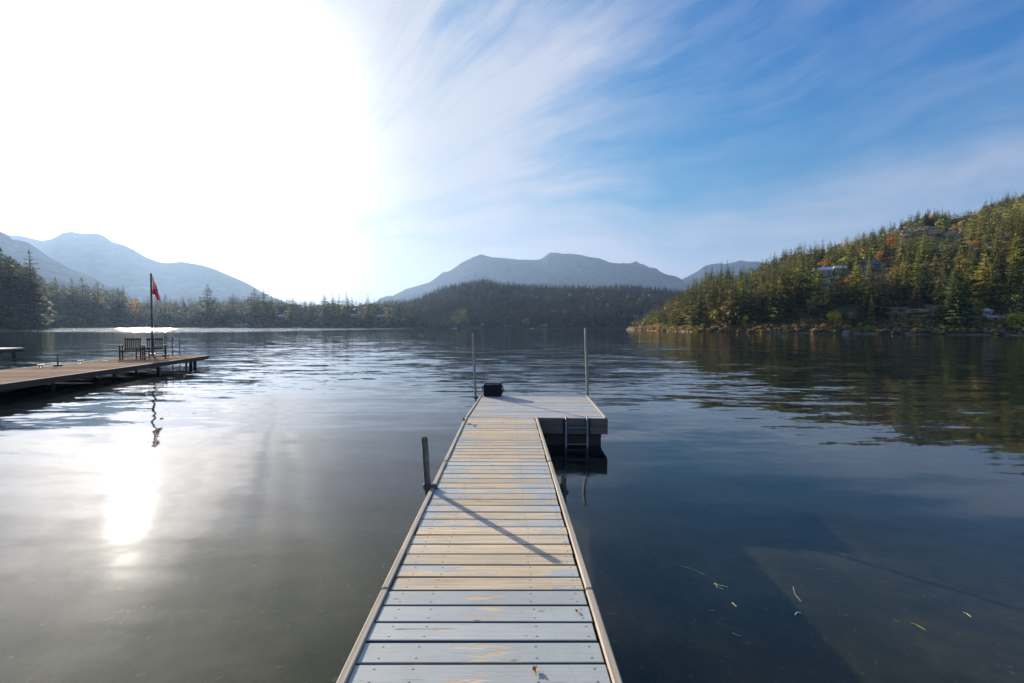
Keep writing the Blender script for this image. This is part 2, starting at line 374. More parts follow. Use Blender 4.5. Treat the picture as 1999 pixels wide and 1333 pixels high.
# ------------------------------------------------------------------ water and lakebed
def water_material():
    m, t = mat('lake_water')
    pos = t.n('ShaderNodeNewGeometry').outputs['Position']
    sp = t.n('ShaderNodeSeparateXYZ', ins={0: pos})
    r = t.n('ShaderNodeVectorMath', operation='LENGTH', ins={0: pos}).outputs['Value']
    def nrm(scale, sx, sy, ax, ay, det=2.0, loc=(0, 0, 0), ang=0.0):
        v = t.mapv(pos, (scale*sx, scale*sy, 1), loc, (0, 0, ang))
        c = t.noise(v, 1.0, det, 0.55, out=1)
        c = t.n('ShaderNodeVectorMath', operation='SUBTRACT', ins={0: c, 1: (0.5, 0.5, 0.5)}).outputs[0]
        return t.n('ShaderNodeVectorMath', operation='MULTIPLY', ins={0: c, 1: (ax, ay, 0)}).outputs[0]
    a = nrm(0.9, 0.26, 1.0, 0.07, 0.17, 3, (0, 0, 0), 0.22)      # long soft undulation
    b = nrm(2.7, 0.28, 1.0, 0.09, 0.21, 3, (3, 9, 2), -0.10)        # ripples
    c = nrm(8.0, 0.40, 1.0, 0.05, 0.10, 2, (5, 1, 7), 0.2)          # fine ripples
    # how ruffled the water is: calm close to the dock, breezier beyond, calm again far off, gusts in patches
    gust = t.rng(t.noise(t.mapv(pos, (0.035, 0.10, 1), (2, 0, 0)), 1.0, 3, 0.55), 0.38, 0.62, 0.60, 1.15, True)
    near = t.rng(r, 2.0, 20.0, 0.24, 1.0, True)
    far = t.rng(r, 22.0, 85.0, 1.0, 0.50, True)
    amp = t.m('MULTIPLY', t.m('MULTIPLY', near, far), gust)
    sb = t.n('ShaderNodeVectorMath', operation='SCALE', ins={0: b, 3: amp}).outputs[0]
    scn = t.n('ShaderNodeVectorMath', operation='SCALE', ins={0: c, 3: amp}).outputs[0]
    sa = t.n('ShaderNodeVectorMath', operation='SCALE', ins={0: a, 3: t.rng(r, 2, 16, 0.75, 0.8)}).outputs[0]
    # breeze line far out on the left
    fx = t.rng(sp.outputs[0], -70.0, -130.0, 0.0, 1.0, True)
    fy = t.m('MULTIPLY', t.rng(sp.outputs[1], 115.0, 160.0, 0, 1, True), t.rng(sp.outputs[1], 600.0, 1200.0, 1, 0, True))
    breeze = t.m('MULTIPLY', fx, fy)
    d = nrm(1.5, 0.5, 1.0, 0.7, 1.3, 2, (8, 1, 1), 0.0)
    sdv = t.n('ShaderNodeVectorMath', operation='SCALE', ins={0: d, 3: breeze}).outputs[0]
    s = t.n('ShaderNodeVectorMath', operation='ADD', ins={0: sa, 1: sb}).outputs[0]
    s = t.n('ShaderNodeVectorMath', operation='ADD', ins={0: s, 1: scn}).outputs[0]
    s = t.n('ShaderNodeVectorMath', operation='ADD', ins={0: s, 1: sdv}).outputs[0]
    s = t.n('ShaderNodeVectorMath', operation='ADD', ins={0: s, 1: (0, 0, 1)}).outputs[0]
    N = t.n('ShaderNodeVectorMath', operation='NORMALIZE', ins={0: s}).outputs[0]
    bf = t.n('ShaderNodeNewGeometry').outputs['Backfacing']
    fr = t.n('ShaderNodeFresnel', ins={'IOR': t.rng(bf, 0, 1, 1.333, 1/1.333), 'Normal': N}).outputs[0]   # no total reflection for light coming down to the bed
    gl = t.n('ShaderNodeBsdfGlossy', ins={'Color': (0.97, 0.98, 1.0, 1), 'Roughness': t.rng(r, 2, 14, 0.07, 0.03), 'Normal': N})
    tr = t.n('ShaderNodeBsdfTransparent', ins={'Color': (0.80, 0.84, 0.70, 1)})
    murk = t.n('ShaderNodeBsdfDiffuse', ins={'Color': (0.010, 0.016, 0.016, 1)})
    dep = t.rng(r, 3.0, 13.0, 0.22, 1.0, True)
    body = t.n('ShaderNodeMixShader', ins={0: dep, 1: tr.outputs[0], 2: murk.outputs[0]})
    mx = t.n('ShaderNodeMixShader', ins={0: fr, 1: body.outputs[0], 2: gl.outputs[0]})
    out(t, mx.outputs[0]); return m
wb = MB()
wb.add([(-9000, -300, 0), (9000, -300, 0), (9000, 9000, 0), (-9000, 9000, 0)], [(0, 1, 2, 3)])
water = wb.build('water', water_material())
tag(water, kind='structure')

def bed_material():
    m, t = mat('lakebed')
    pos = t.n('ShaderNodeNewGeometry').outputs['Position']
    n1 = t.noise(pos, 0.9, 5, 0.62); n2 = t.noise(pos, 5.0, 4, 0.65); n3 = t.noise(pos, 14.0, 4, 0.7)
    c = t.ramp(n1, [(0.34, (0.026, 0.028, 0.009)), (0.5, (0.066, 0.054, 0.026)), (0.66, (0.13, 0.10, 0.056))])
    c = t.mix(t.rng(n2, 0.42, 0.66, 0, 0.6), c, (0.022, 0.025, 0.009))
    c = t.mix(t.rng(n3, 0.62, 0.72, 0, 0.8), c, (0.34, 0.29, 0.20))
    p = t.n('ShaderNodeBsdfPrincipled', ins={'Base Color': c, 'Roughness': 0.9})
    out(t, p.outputs[0]); return m
bx = MB(); NX, NY = 60, 60
vs = []
for j in range(NY+1):
    y = math.copysign(abs((j/NY-.35)/.65)**2.2, j/NY-.35)*800
    for i in range(NX+1):
        x = ((i/NX-0.5)*2); x = math.copysign(abs(x)**2.2, x)*900
        dd = math.hypot(x, max(y, 0))
        z = -0.22-0.05*max(0, min(y, 6)-1)-0.18*max(0, y-6)-0.05*max(0, abs(x)-5) - 0.03*max(0, -x)-0.015*abs(x)
        z = max(z, -7)+0.04*mnoise.noise(Vector((x*0.8, y*0.8, 0)))
        vs.append((x, y, z))
fs = [(j*(NX+1)+i, j*(NX+1)+i+1, (j+1)*(NX+1)+i+1, (j+1)*(NX+1)+i) for j in range(NY) for i in range(NX)]
bx.add(vs, fs); bed = bx.build('lakebed_ground', bed_material(), smooth=True); tag(bed, kind='structure')

# ------------------------------------------------------------------ terrain
def rock_ground(name, low, high, rockc, shore=(0.18, 0.145, 0.10), rocky=0.45, sc_=0.05):
    m, t = mat(name)
    pos = t.n('ShaderNodeNewGeometry').outputs['Position']
    sp = t.n('ShaderNodeSeparateXYZ', ins={0: pos})
    n1 = t.noise(pos, sc_, 6, 0.62); n2 = t.noise(pos, sc_*7, 5, 0.65)
    c = t.mix(t.rng(n2, 0.35, 0.65), low, high)
    c = t.mix(t.rng(t.m('ADD', t.m('MULTIPLY', n1, 0.7), t.m('MULTIPLY', n2, 0.3)), rocky, rocky+0.06), c, rockc)
    sh = t.rng(t.m('ADD', sp.outputs[2], t.m('MULTIPLY', n2, 1.2)), 0.9, 1.5, 1, 0)
    c = t.mix(sh, c, shore)
    bp = t.n('ShaderNodeBump', ins={'Height': n2, 'Strength': 0.8, 'Distance': 1.5})
    p = t.n('ShaderNodeBsdfDiffuse', ins={'Color': c, 'Normal': bp.outputs[0]})
    out(t, p.outputs[0]); return m

class Ter:
    def __init__(s, shoreD, ridgeD, ridgeY, power=1.0, amp=3.0, freq=0.02, seed=0, skirt=-1.0, ridge=0.35):
        s.sD, s.rD, s.rY = shoreD, ridgeD, ridgeY
        s.power, s.amp, s.freq, s.seed, s.skirt, s.ridge = power, amp, freq, seed, skirt, ridge
        s.x0 = min(k for k, _ in ridgeY); s.x1 = max(k for k, _ in ridgeY)
    @staticmethod
    def itp(tab, x): return float(np.interp(x, [a for a, _ in tab], [b for _, b in tab]))
    def point(s, px, t):
        d0 = s.itp(s.sD, px); d1 = s.itp(s.rD, px)
        hr = max(0.3, W(px, s.itp(s.rY, px), d1).z)
        D = d0+(d1-d0)*t
        X = W(px, 640, D).x
        if t <= 1: h = hr*(t**s.power)
        else: h = hr*max(0.0, 1-(t-1)*1.5)
        n = mnoise.fractal(Vector((X*s.freq, D*s.freq, s.seed)), 0.9, 2.1, 5)
        fade = min(1, t*6)*(s.ridge if abs(t-1) < .03 else 1)
        z = h+n*s.amp*fade
        if t < 1e-6: z = s.skirt
        else:
            z = max(z, 0.30)+min(1.0, t*30)*1.0
            if t*(d1-d0) < 15: z = min(z, -0.6+t*(d1-d0)*0.55+0.5*abs(n)+0.25*mnoise.noise(Vector((X*.35, D*.35, s.seed))))
        return Vector((X, D, z))
    def mesh(s, name, material, n=200, mm=60, tmax=1.6):
        b = MB(); vs = []
        for j in range(mm+1):
            t = (j/mm)**1.7*tmax
            for i in range(n+1):
                vs.append(s.point(s.x0+(s.x1-s.x0)*i/n, t))
        fs = [(j*(n+1)+i, j*(n+1)+i+1, (j+1)*(n+1)+i+1, (j+1)*(n+1)+i) for j in range(mm) for i in range(n)]
        b.add(vs, fs); return tag(b.build(name, material, smooth=True), kind='structure')
    def find(s, px, py):
        lo, hi = 0.02, 1.0
        for _ in range(24):
            mi = (lo+hi)/2
            if proj(s.point(px, mi))[1] > py: lo = mi
            else: hi = mi
        return s.point(px, (lo+hi)/2)

def const(v): return [(-9999, v), (9999, v)]
mtn = rock_ground('mountain_forest', (0.010, 0.018, 0.020), (0.060, 0.072, 0.062), (0.13, 0.13, 0.125), rocky=0.60, sc_=0.0022)
L2 = Ter(const(2900), const(4200), [(-2600,585),(-1800,540),(-1100,500),(-400,470),(-150,462),(24,457),(50,459),(68,464),(86,468),(105,465),(120,457),(128,452),(146,450),(162,454),(178,454),(190,453),(203,456),(212,462),(222,470),(245,476),(265,486),(285,499),(310,509),(323,512),(346,511),(355,509),(370,512),(395,516),(420,524),(450,537),(480,550),(498,560),(520,574),(560,590),(620,618),(700,634)], 0.9, 45, 0.0016, 3, ridge=.04)
L1 = Ter(const(1500), const(2400), [(-2600,570),(-1700,500),(-900,455),(-400,400),(-150,425),(-60,438),(0,448),(19,456),(30,466),(40,467),(59,472),(81,486),(97,499),(116,510),(140,524),(173,535),(195,548),(224,564),(245,575),(300,600),(380,632)], 0.9, 25, 0.0025, 5, ridge=.05)
CC = Ter(const(3600), const(5200), [(640,634),(700,612),(740,590),(770,577.5),(791,564),(839,550),(860,535),(881,526),(902,511),(926,499),(944,497),(962,501),(980,501.6),(1010,505),(1058,506),(1070,499),(1094,494),(1112,493.5),(1133,496),(1148,500),(1169,502.5),(1190,511),(1211,513),(1229,514),(1241,512),(1256,519),(1280,526),(1304,537),(1322,544.5),(1340,554),(1380,575),(1440,610),(1480,634)], 0.9, 90, 0.0016, 8, ridge=.03)
RR = Ter(const(4400), const(5600), [(1270,590),(1300,565),(1324,545),(1338,538),(1356,529),(1372,521),(1392,517),(1412,516),(1430,514),(1444,510.6),(1458,511.6),(1466,514),(1478,512),(1494,512.4),(1520,514),(1600,520),(1800,540),(2100,560)], 0.9, 70, 0.0014, 12, ridge=.03)
L2.mesh('far_left_mountain', mtn, 520, 40); L1.mesh('left_mountain', mtn, 400, 40)
CC.mesh('centre_mountain', mtn, 260, 40); RR.mesh('far_right_mountain', mtn, 160, 30)

MID = Ter([(650,720),(1300,640),(1400,600)], [(650,1050),(900,1150),(1400,1150)],
          [(640,622),(700,612),(760,598),(800,591),(820,584),(840,574),(870,564),(900,559),(925,554),(940,550),(960,555),(1000,561),(1050,562),(1100,562),(1150,565),(1200,565),(1240,564),(1260,568),(1300,571),(1340,575),(1380,582),(1440,595)], 0.8, 9, 0.006, 21)
LFT = Ter([(-2600,110),(-900,150),(-300,190),(0,225),(68,245),(84,330),(100,420),(240,480),(400,540),(600,590),(760,610),(900,640),(940,650)],
          [(-2600,260),(-900,330),(-300,380),(0,400),(84,500),(240,640),(400,700),(760,760),(940,800)],
          [(-2600,560),(-900,530),(-300,520),(-100,545),(0,560),(60,590),(90,600),(240,606),(330,606),(400,604),(520,598),(600,607),(760,604),(860,612),(900,626),(940,634)], 0.7, 3, 0.012, 31)
RGT = Ter([(1222,422),(1240,385),(1280,290),(1350,230),(1500,200),(1600,185),(1800,165),(1999,150),(2500,125)],
          [(1222,424),(1300,450),(1400,400),(1600,430),(1800,480),(2000,520),(2500,560)],
          [(1222,640),(1270,620),(1300,603),(1340,590),(1380,573),(1420,562),(1460,554),(1500,536),(1560,516),(1600,500),(1640,490),(1680,474),(1720,458),(1750,446),(1800,433),(1860,431),(1890,428),(1915,415),(1950,403),(1999,388),(2100,360),(2300,330),(2500,310)], 0.85, 7, 0.018, 41)
MID.mesh('mid_hill', rock_ground('mid_ground', (0.045, 0.05, 0.03), (0.075, 0.07, 0.045), (0.17, 0.14, 0.10), (0.09, 0.08, 0.06), rocky=0.60, sc_=0.02), 160, 50)
LFT.mesh('left_shore_ground', rock_ground('left_ground', (0.05, 0.05, 0.03), (0.10, 0.085, 0.05), (0.18, 0.15, 0.11), (0.10, 0.08, 0.06), rocky=0.62, sc_=0.04), 420, 40)
RGT.mesh('right_hill', rock_ground('hill_ground', (0.10, 0.095, 0.035), (0.20, 0.155, 0.075), (0.34, 0.27, 0.19), rocky=0.55, sc_=0.03), 240, 80)

# ------------------------------------------------------------------ tree models (unit height)
def np_mesh(name, V, F, leaf=None, tint=None, mats=(), midx=None):
    """V (n,3), F (m,3) triangles"""
    me = bpy.data.meshes.new(name)
    me.vertices.add(len(V)); me.vertices.foreach_set('co', V.astype(np.float32).ravel())
    me.loops.add(len(F)*3); me.loops.foreach_set('vertex_index', F.astype(np.int32).ravel())
    me.polygons.add(len(F)); me.polygons.foreach_set('loop_start', np.arange(0, len(F)*3, 3, dtype=np.int32))
    for m_ in mats: me.materials.append(m_)
    if midx is not None: me.polygons.foreach_set('material_index', midx.astype(np.int32))
    if leaf is not None:
        a = me.attributes.new('leaf', 'FLOAT', 'FACE'); a.data.foreach_set('value', leaf.astype(np.float32))
    if tint is not None:
        a = me.attributes.new('tint', 'FLOAT_COLOR', 'FACE'); a.data.foreach_set('color', tint.astype(np.float32).ravel())
    me.update(calc_edges=True); me.validate()
    return me

def conifer_crown(seed, whorls, per, segs, radius, base=0.10, ragged=0.3, lean=0.0):
    r = random.Random(seed); V = []; F = []; L = []
    def tri(a, b, c, l): 
        i = len(V); V.extend([a, b, c]); F.append((i, i+1, i+2)); L.append(l)
    side_gap = r.uniform(0, 6.28)
    for w_ in range(whorls):
        f = (w_+r.uniform(-.3, .3))/whorls; f = min(max(f, 0), 1)
        z = base+(0.985-base)*f
        prof = (1-f)**0.80*(0.55+0.45*min(1, f*5+0.35))
        n = max(3, int(per*(1-f*0.45)))
        ph = r.uniform(0, 6.28)
        wh = 1+ragged*r.uniform(-1, .6)
        for k in range(n):
            a = ph+6.283*k/n+r.uniform(-.35, .35)
            ln = radius*prof*wh*r.uniform(0.62, 1.22)+0.010
            if math.cos(a-side_gap) > .8: ln *= .75
            droop = r.uniform(0.15, 0.50)*(1-f*0.9)
            up = 0.25*f
            z0 = z+r.uniform(-.012, .012)
            ca, sa = math.cos(a), math.sin(a); lv = r.random()
            wd = ln*r.uniform(.30, .46)+0.004
            pts = []
            for s_ in range(segs+1):
                q = s_/segs
                pts.append((ca*ln*q, sa*ln*q, z0+ln*(up*q-droop*q*q)))
            for s_ in range(segs):
                p, q = pts[s_], pts[s_+1]
                ww = wd*(1-s_/segs*0.65)
                for sg in (-1, 1):
                    fx = p[0]*.35+q[0]*.65-sa*sg*ww; fy = p[1]*.35+q[1]*.65+ca*sg*ww
                    fz = (p[2]+q[2])/2-ww*r.uniform(.15, .55)
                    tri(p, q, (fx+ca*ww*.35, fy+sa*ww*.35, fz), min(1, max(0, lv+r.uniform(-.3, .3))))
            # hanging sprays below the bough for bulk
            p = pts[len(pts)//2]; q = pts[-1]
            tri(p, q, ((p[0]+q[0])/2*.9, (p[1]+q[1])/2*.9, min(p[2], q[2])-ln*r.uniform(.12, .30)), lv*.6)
    i = len(V)
    for k in range(3):
        a = k*2.1; tri((0, 0, 1.0), (math.cos(a)*.008, math.sin(a)*.008, .95), (math.cos(a+2)*.012, math.sin(a+2)*.012, .94), .5)
    V = np.array(V); V[:, 0] += lean*V[:, 2]**2
    return V, np.array(F), np.array(L)

def trunk_mesh(h=0.97, r0=0.014, limbs=6, seed=0, n=6, spread=0.07, bend=0.0):
    r = random.Random(seed); b = MB(); K = 5
    pts = [Vector((bend*math.sin(k/K*3), 0, h*k/K-0.03*(k == 0))) for k in range(K+1)]
    for k in range(K): b.tube(pts[k], pts[k+1], r0*(1-.85*k/K), r0*(1-.85*(k+1)/K), n, cap=(k in (0, K-1)))
    for k in range(limbs):
        z = h*r.uniform(.25, .85); a = r.uniform(0, 6.28); l = spread*(1.2-z)
        b.tube((0, 0, z), (math.cos(a)*l, math.sin(a)*l, z+l*.15), r0*.25, r0*.08, 3, cap=False)
    return b

def tri_of(b):
    F = []
    for f in b.f:
        for k in range(1, len(f)-1): F.append((f[0], f[k], f[k+1]))
    return np.array([tuple(v) for v in b.v]), np.array(F)

def broadleaf(seed, leaves, size, blobs=9, rad=0.36, low=False):
    r = random.Random(seed); V = []; F = []; L = []
    B = []
    for k in range(blobs):
        a = r.uniform(0, 6.28); rr = rad*math.sqrt(r.random())*.75; z = r.uniform(.30, .82)
        B.append((math.cos(a)*rr, math.sin(a)*rr, z, rad*r.uniform(.32, .62)*(1.15-abs(z-.5))))
    for k in range(leaves):
        bx_, by_, bz_, br = B[k % blobs]
        d = Vector((r.gauss(0, 1), r.gauss(0, 1), r.gauss(0, .8))).normalized()
        q = br*r.uniform(.55, 1.08)
        p = Vector((bx_, by_, bz_))+d*q
        if p.z < 0.03: p.z = abs(p.z)+.03
        t1 = Vector((r.gauss(0, 1), r.gauss(0, 1), r.gauss(0, 1))).normalized()
        t2 = t1.cross(d+Vector((0.01, .02, .3))).normalized()
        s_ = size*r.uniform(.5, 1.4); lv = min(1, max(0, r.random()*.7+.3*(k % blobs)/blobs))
        i = len(V); V += [p+t1*s_, p-t1*s_*.6+t2*s_*.8, p-t1*s_*.5-t2*s_*.8, p-t1*s_*1.3]
        F += [(i, i+1, i+2), (i+1, i+3, i+2)]; L += [lv, lv]
    return np.array([tuple(v) for v in V]), np.array(F), np.array(L)

def broad_trunk(seed, h=0.75, r0=0.022):
    r = random.Random(seed); b = MB()
    b.tube((0, 0, -.03), (0.01, 0, h*.4), r0, r0*.75, 6); top = Vector((0.01, 0, h*.4))
    for k in range(6):
        a = k*1.05+r.uniform(-.3, .3); e = top+Vector((math.cos(a)*.2, math.sin(a)*.2, h*r.uniform(.25, .6)))
        b.tube(top, e, r0*.55, r0*.2, 5)
        e2 = e+Vector((math.cos(a+.5)*.08, math.sin(a+.5)*.08, .12)); b.tube(e, e2, r0*.2, r0*.06, 4)
    return b

CON = []   # (crown mesh, trunk mesh) for single conifers
for k, (wh, per, rad, bs, rg) in enumerate([(34, 8, .170, .06, .25), (30, 8, .150, .10, .35), (36, 7, .125, .08, .30), (26, 8, .20, .05, .35), (30, 6, .14, .22, .5), (34, 8, .185, .12, .45)]):
    V, F, Lf = conifer_crown(100+k, wh, per, 3, rad*1.35, bs, rg, random.Random(k).uniform(-.02, .02))
    tb = trunk_mesh(.97, .013, 8, k)
    Vt, Ft = tri_of(tb)
    CON.append((np_mesh('crown', V, F, Lf, mats=[M['leaf_obj']]), np_mesh('trunk', Vt, Ft, mats=[M['bark']])))
LOW = []   # light conifers for the far mass: crown + trunk arrays
for k in range(8):
    V, F, Lf = conifer_crown(300+k, 15, 6, 1, random.Random(k+5).uniform(.17, .27), random.Random(k+9).uniform(.04, .2), .4)
    Vt, Ft = tri_of(trunk_mesh(.9, .012, 0, k, n=3)); LOW.append((V, F, Lf, Vt, Ft))
BRD = []
for k in range(4):
    V, F, Lf = broadleaf(500+k, 620, .030, 10+k, .34)
    Vt, Ft = tri_of(broad_trunk(k)); BRD.append((np_mesh('crown', V, F, Lf, mats=[M['leaf_dec']]), np_mesh('trunk', Vt, Ft, mats=[M['bark']])))
BLOW = []
for k in range(4):
    V, F, Lf = broadleaf(600+k, 90, .085, 6, .38); Vt, Ft = tri_of(broad_trunk(k+7)); BLOW.append((V, F, Lf, Vt, Ft))

GREENS = [(0.044, 0.048, 0.012), (0.060, 0.062, 0.013), (0.085, 0.082, 0.016), (0.034, 0.041, 0.016), (0.105, 0.095, 0.020), (0.066, 0.058, 0.020)]
def jitter(c, r, a=0.2): 
    k = 1+r.uniform(-a, a); return tuple(q*x*k*(1+r.uniform(-.06, .06)) for x, q in zip(c, (1.12, 1.14, 1.2)))

def single_tree(kind, p, h, tint, label, group, width=1.0, rz=None, proto=None, name=None):
    pr = CON if kind == 'con' else BRD
    k = random.randrange(len(pr)) if proto is None else proto
    nm = name or ('conifer_tree' if kind == 'con' else 'broadleaf_tree')
    e = empty(nm, p, random.uniform(0, 6.28) if rz is None else rz, label, 'shrub' if 'shrub' in nm else 'tree', group)
    e.scale = (h*width, h*width, h)
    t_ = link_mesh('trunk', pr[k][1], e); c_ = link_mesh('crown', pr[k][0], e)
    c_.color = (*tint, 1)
    return e

def bake_mass(name, items, label, cat):
    Vs, Fs, Ls, Ts, Ms = [], [], [], [], []; off = 0
    for (kind, p, h, wd, tint, rz, k) in items:
        V, F, Lf, Vt, Ft = (LOW if kind == 'con' else BLOW)[k % (8 if kind == 'con' else 4)]
        c, s = math.cos(rz), math.sin(rz)
        RM = np.array([[c*wd*h, -s*wd*h, 0], [s*wd*h, c*wd*h, 0], [0, 0, h]])
        for (vv, ff, ll, mi) in ((V, F, Lf, 0), (Vt, Ft, np.zeros(len(Ft)), 1)):
            Vs.append(vv @ RM.T+np.array(p)); Fs.append(ff+off); off += len(vv); Ls.append(ll)
            Ts.append(np.tile(np.array([*tint, 1.0]), (len(ff), 1))); Ms.append(np.full(len(ff), mi))
    me = np_mesh(name, np.concatenate(Vs), np.concatenate(Fs), np.concatenate(Ls), np.concatenate(Ts), [M['leaf_att'], M['bark']], np.concatenate(Ms))
    return tag(link_mesh(name, me), label, cat, kind='stuff')

# ------------------------------------------------------------------ tree placing
r = random.Random(11)
allt = []      # (screen height, zone, kind, p, h, width, tint)
def spread(ter, n, x0, x1, t0, t1, mind, hf, zone, bare=(), cmix=0.0, tints=GREENS, tpow=1.0):
    grid = {}; made = 0; tries = 0
    while made < n and tries < n*12:
        tries += 1
        px = r.uniform(x0, x1); t = t0+(t1-t0)*r.random()**tpow
        p = ter.point(px, t)
        if p.z < 0.7: continue
        sx, sy = proj(p)
        if any(((sx-a)/c)**2+((sy-b-13)/(d+13))**2 < 1 for a, b, c, d in bare): continue
        md = mind(t) if callable(mind) else mind
        key = (int(p.x//md), int(p.y//md)); bad = False
        for i in (-1, 0, 1):
            for j in (-1, 0, 1):
                for q in grid.get((key[0]+i, key[1]+j), ()):
                    if (q.x-p.x)**2+(q.y-p.y)**2 < md*md: bad = True
        if bad: continue
        grid.setdefault(key, []).append(p); made += 1
        h = hf(px, t)*r.uniform(.72, 1.22)
        kind = 'brd' if r.random() < cmix else 'con'
        if kind == 'brd':
            h *= .6; tint = jitter(r.choice([(0.13, 0.13, 0.025), (0.22, 0.19, 0.03), (0.15, 0.10, 0.035), (0.08, 0.095, 0.025), (0.26, 0.13, 0.03), (.12, .095, .045)] if zone == 'right' else [(0.10, 0.10, 0.025), (0.12, 0.09, 0.03), (0.07, 0.085, 0.025), (.10, .08, .04)]), r)
        else: tint = jitter(tuple(c*(1.0+1.1*mnoise.noise(Vector((p.x*.02, p.y*.02, 3.0)))) for c in r.choice(tints)), r, .30)
        allt.append((h/p.y*FPX, zone, kind, p, h, r.uniform(.85, 1.25), tint))
BARE_R = [(1650, 541, 66, 12), (1608, 560, 26, 10), (1790, 452, 56, 12), (1845, 468, 48, 12), (1905, 492, 70, 9), (1730, 520, 40, 6), (1660, 610, 34, 8), (1560, 622, 30, 6), (1720, 655, 60, 6), (1575, 648, 50, 5), (1790, 606, 40, 10), (1480, 600, 30, 6), (1930, 642, 9, 7), (1602, 533, 12, 8)]
def hR(px, t): return float(np.interp(t, [0, .1, .3, .6, 1.0], [17, 19, 17, 14, 10.5]))*float(np.interp(px, [1240, 1300, 1370, 1560, 1600], [.45, .65, 1.2, 1.2, 1.0]))
spread(RGT, 1250, 1236, 2150, 0.03, 1.04, lambda t: 4.2+t*2.4, hR, 'right', BARE_R, .16)
spread(RGT, 420, 1256, 1560, 0.03, 1.0, 3.8, lambda px, t: (21-5*t)*float(np.interp(px, [1256, 1310, 1370], [.45, .7, .9])), 'right', (), .05)
GM = [(0.014, 0.019, 0.013), (0.018, 0.022, 0.014), (0.023, 0.026, 0.017), (0.026, 0.024, 0.019)]
spread(MID, 3400, 690, 1420, 0.01, 1.03, 6.5, lambda px, t: 19-5*t, 'mid', (), .02, GM, 1.15)
GL = [(0.035, 0.045, 0.02), (0.05, 0.058, 0.025), (0.03, 0.036, 0.02), (0.06, 0.055, 0.03)]
spread(LFT, 420, -120, 72, 0.02, 1.0, 4.5, lambda px, t: 27, 'left', (), .05, GL)
spread(LFT, 620, -1500, -120, 0.02, 1.0, 6.0, lambda px, t: 24, 'left', (), .06, GL)
spread(LFT, 360, 78, 245, 0.02, 1.0, 5.0, lambda px, t: 28, 'left', (), .08, GL)
spread(LFT, 900, 240, 900, 0.03, 1.0, 6.0, lambda px, t: 19, 'left', [(850, 607, 40, 5), (740, 615, 16, 8), (552, 615, 16, 8), (465, 632, 22, 8), (690, 612, 10, 6)], .25, GL)

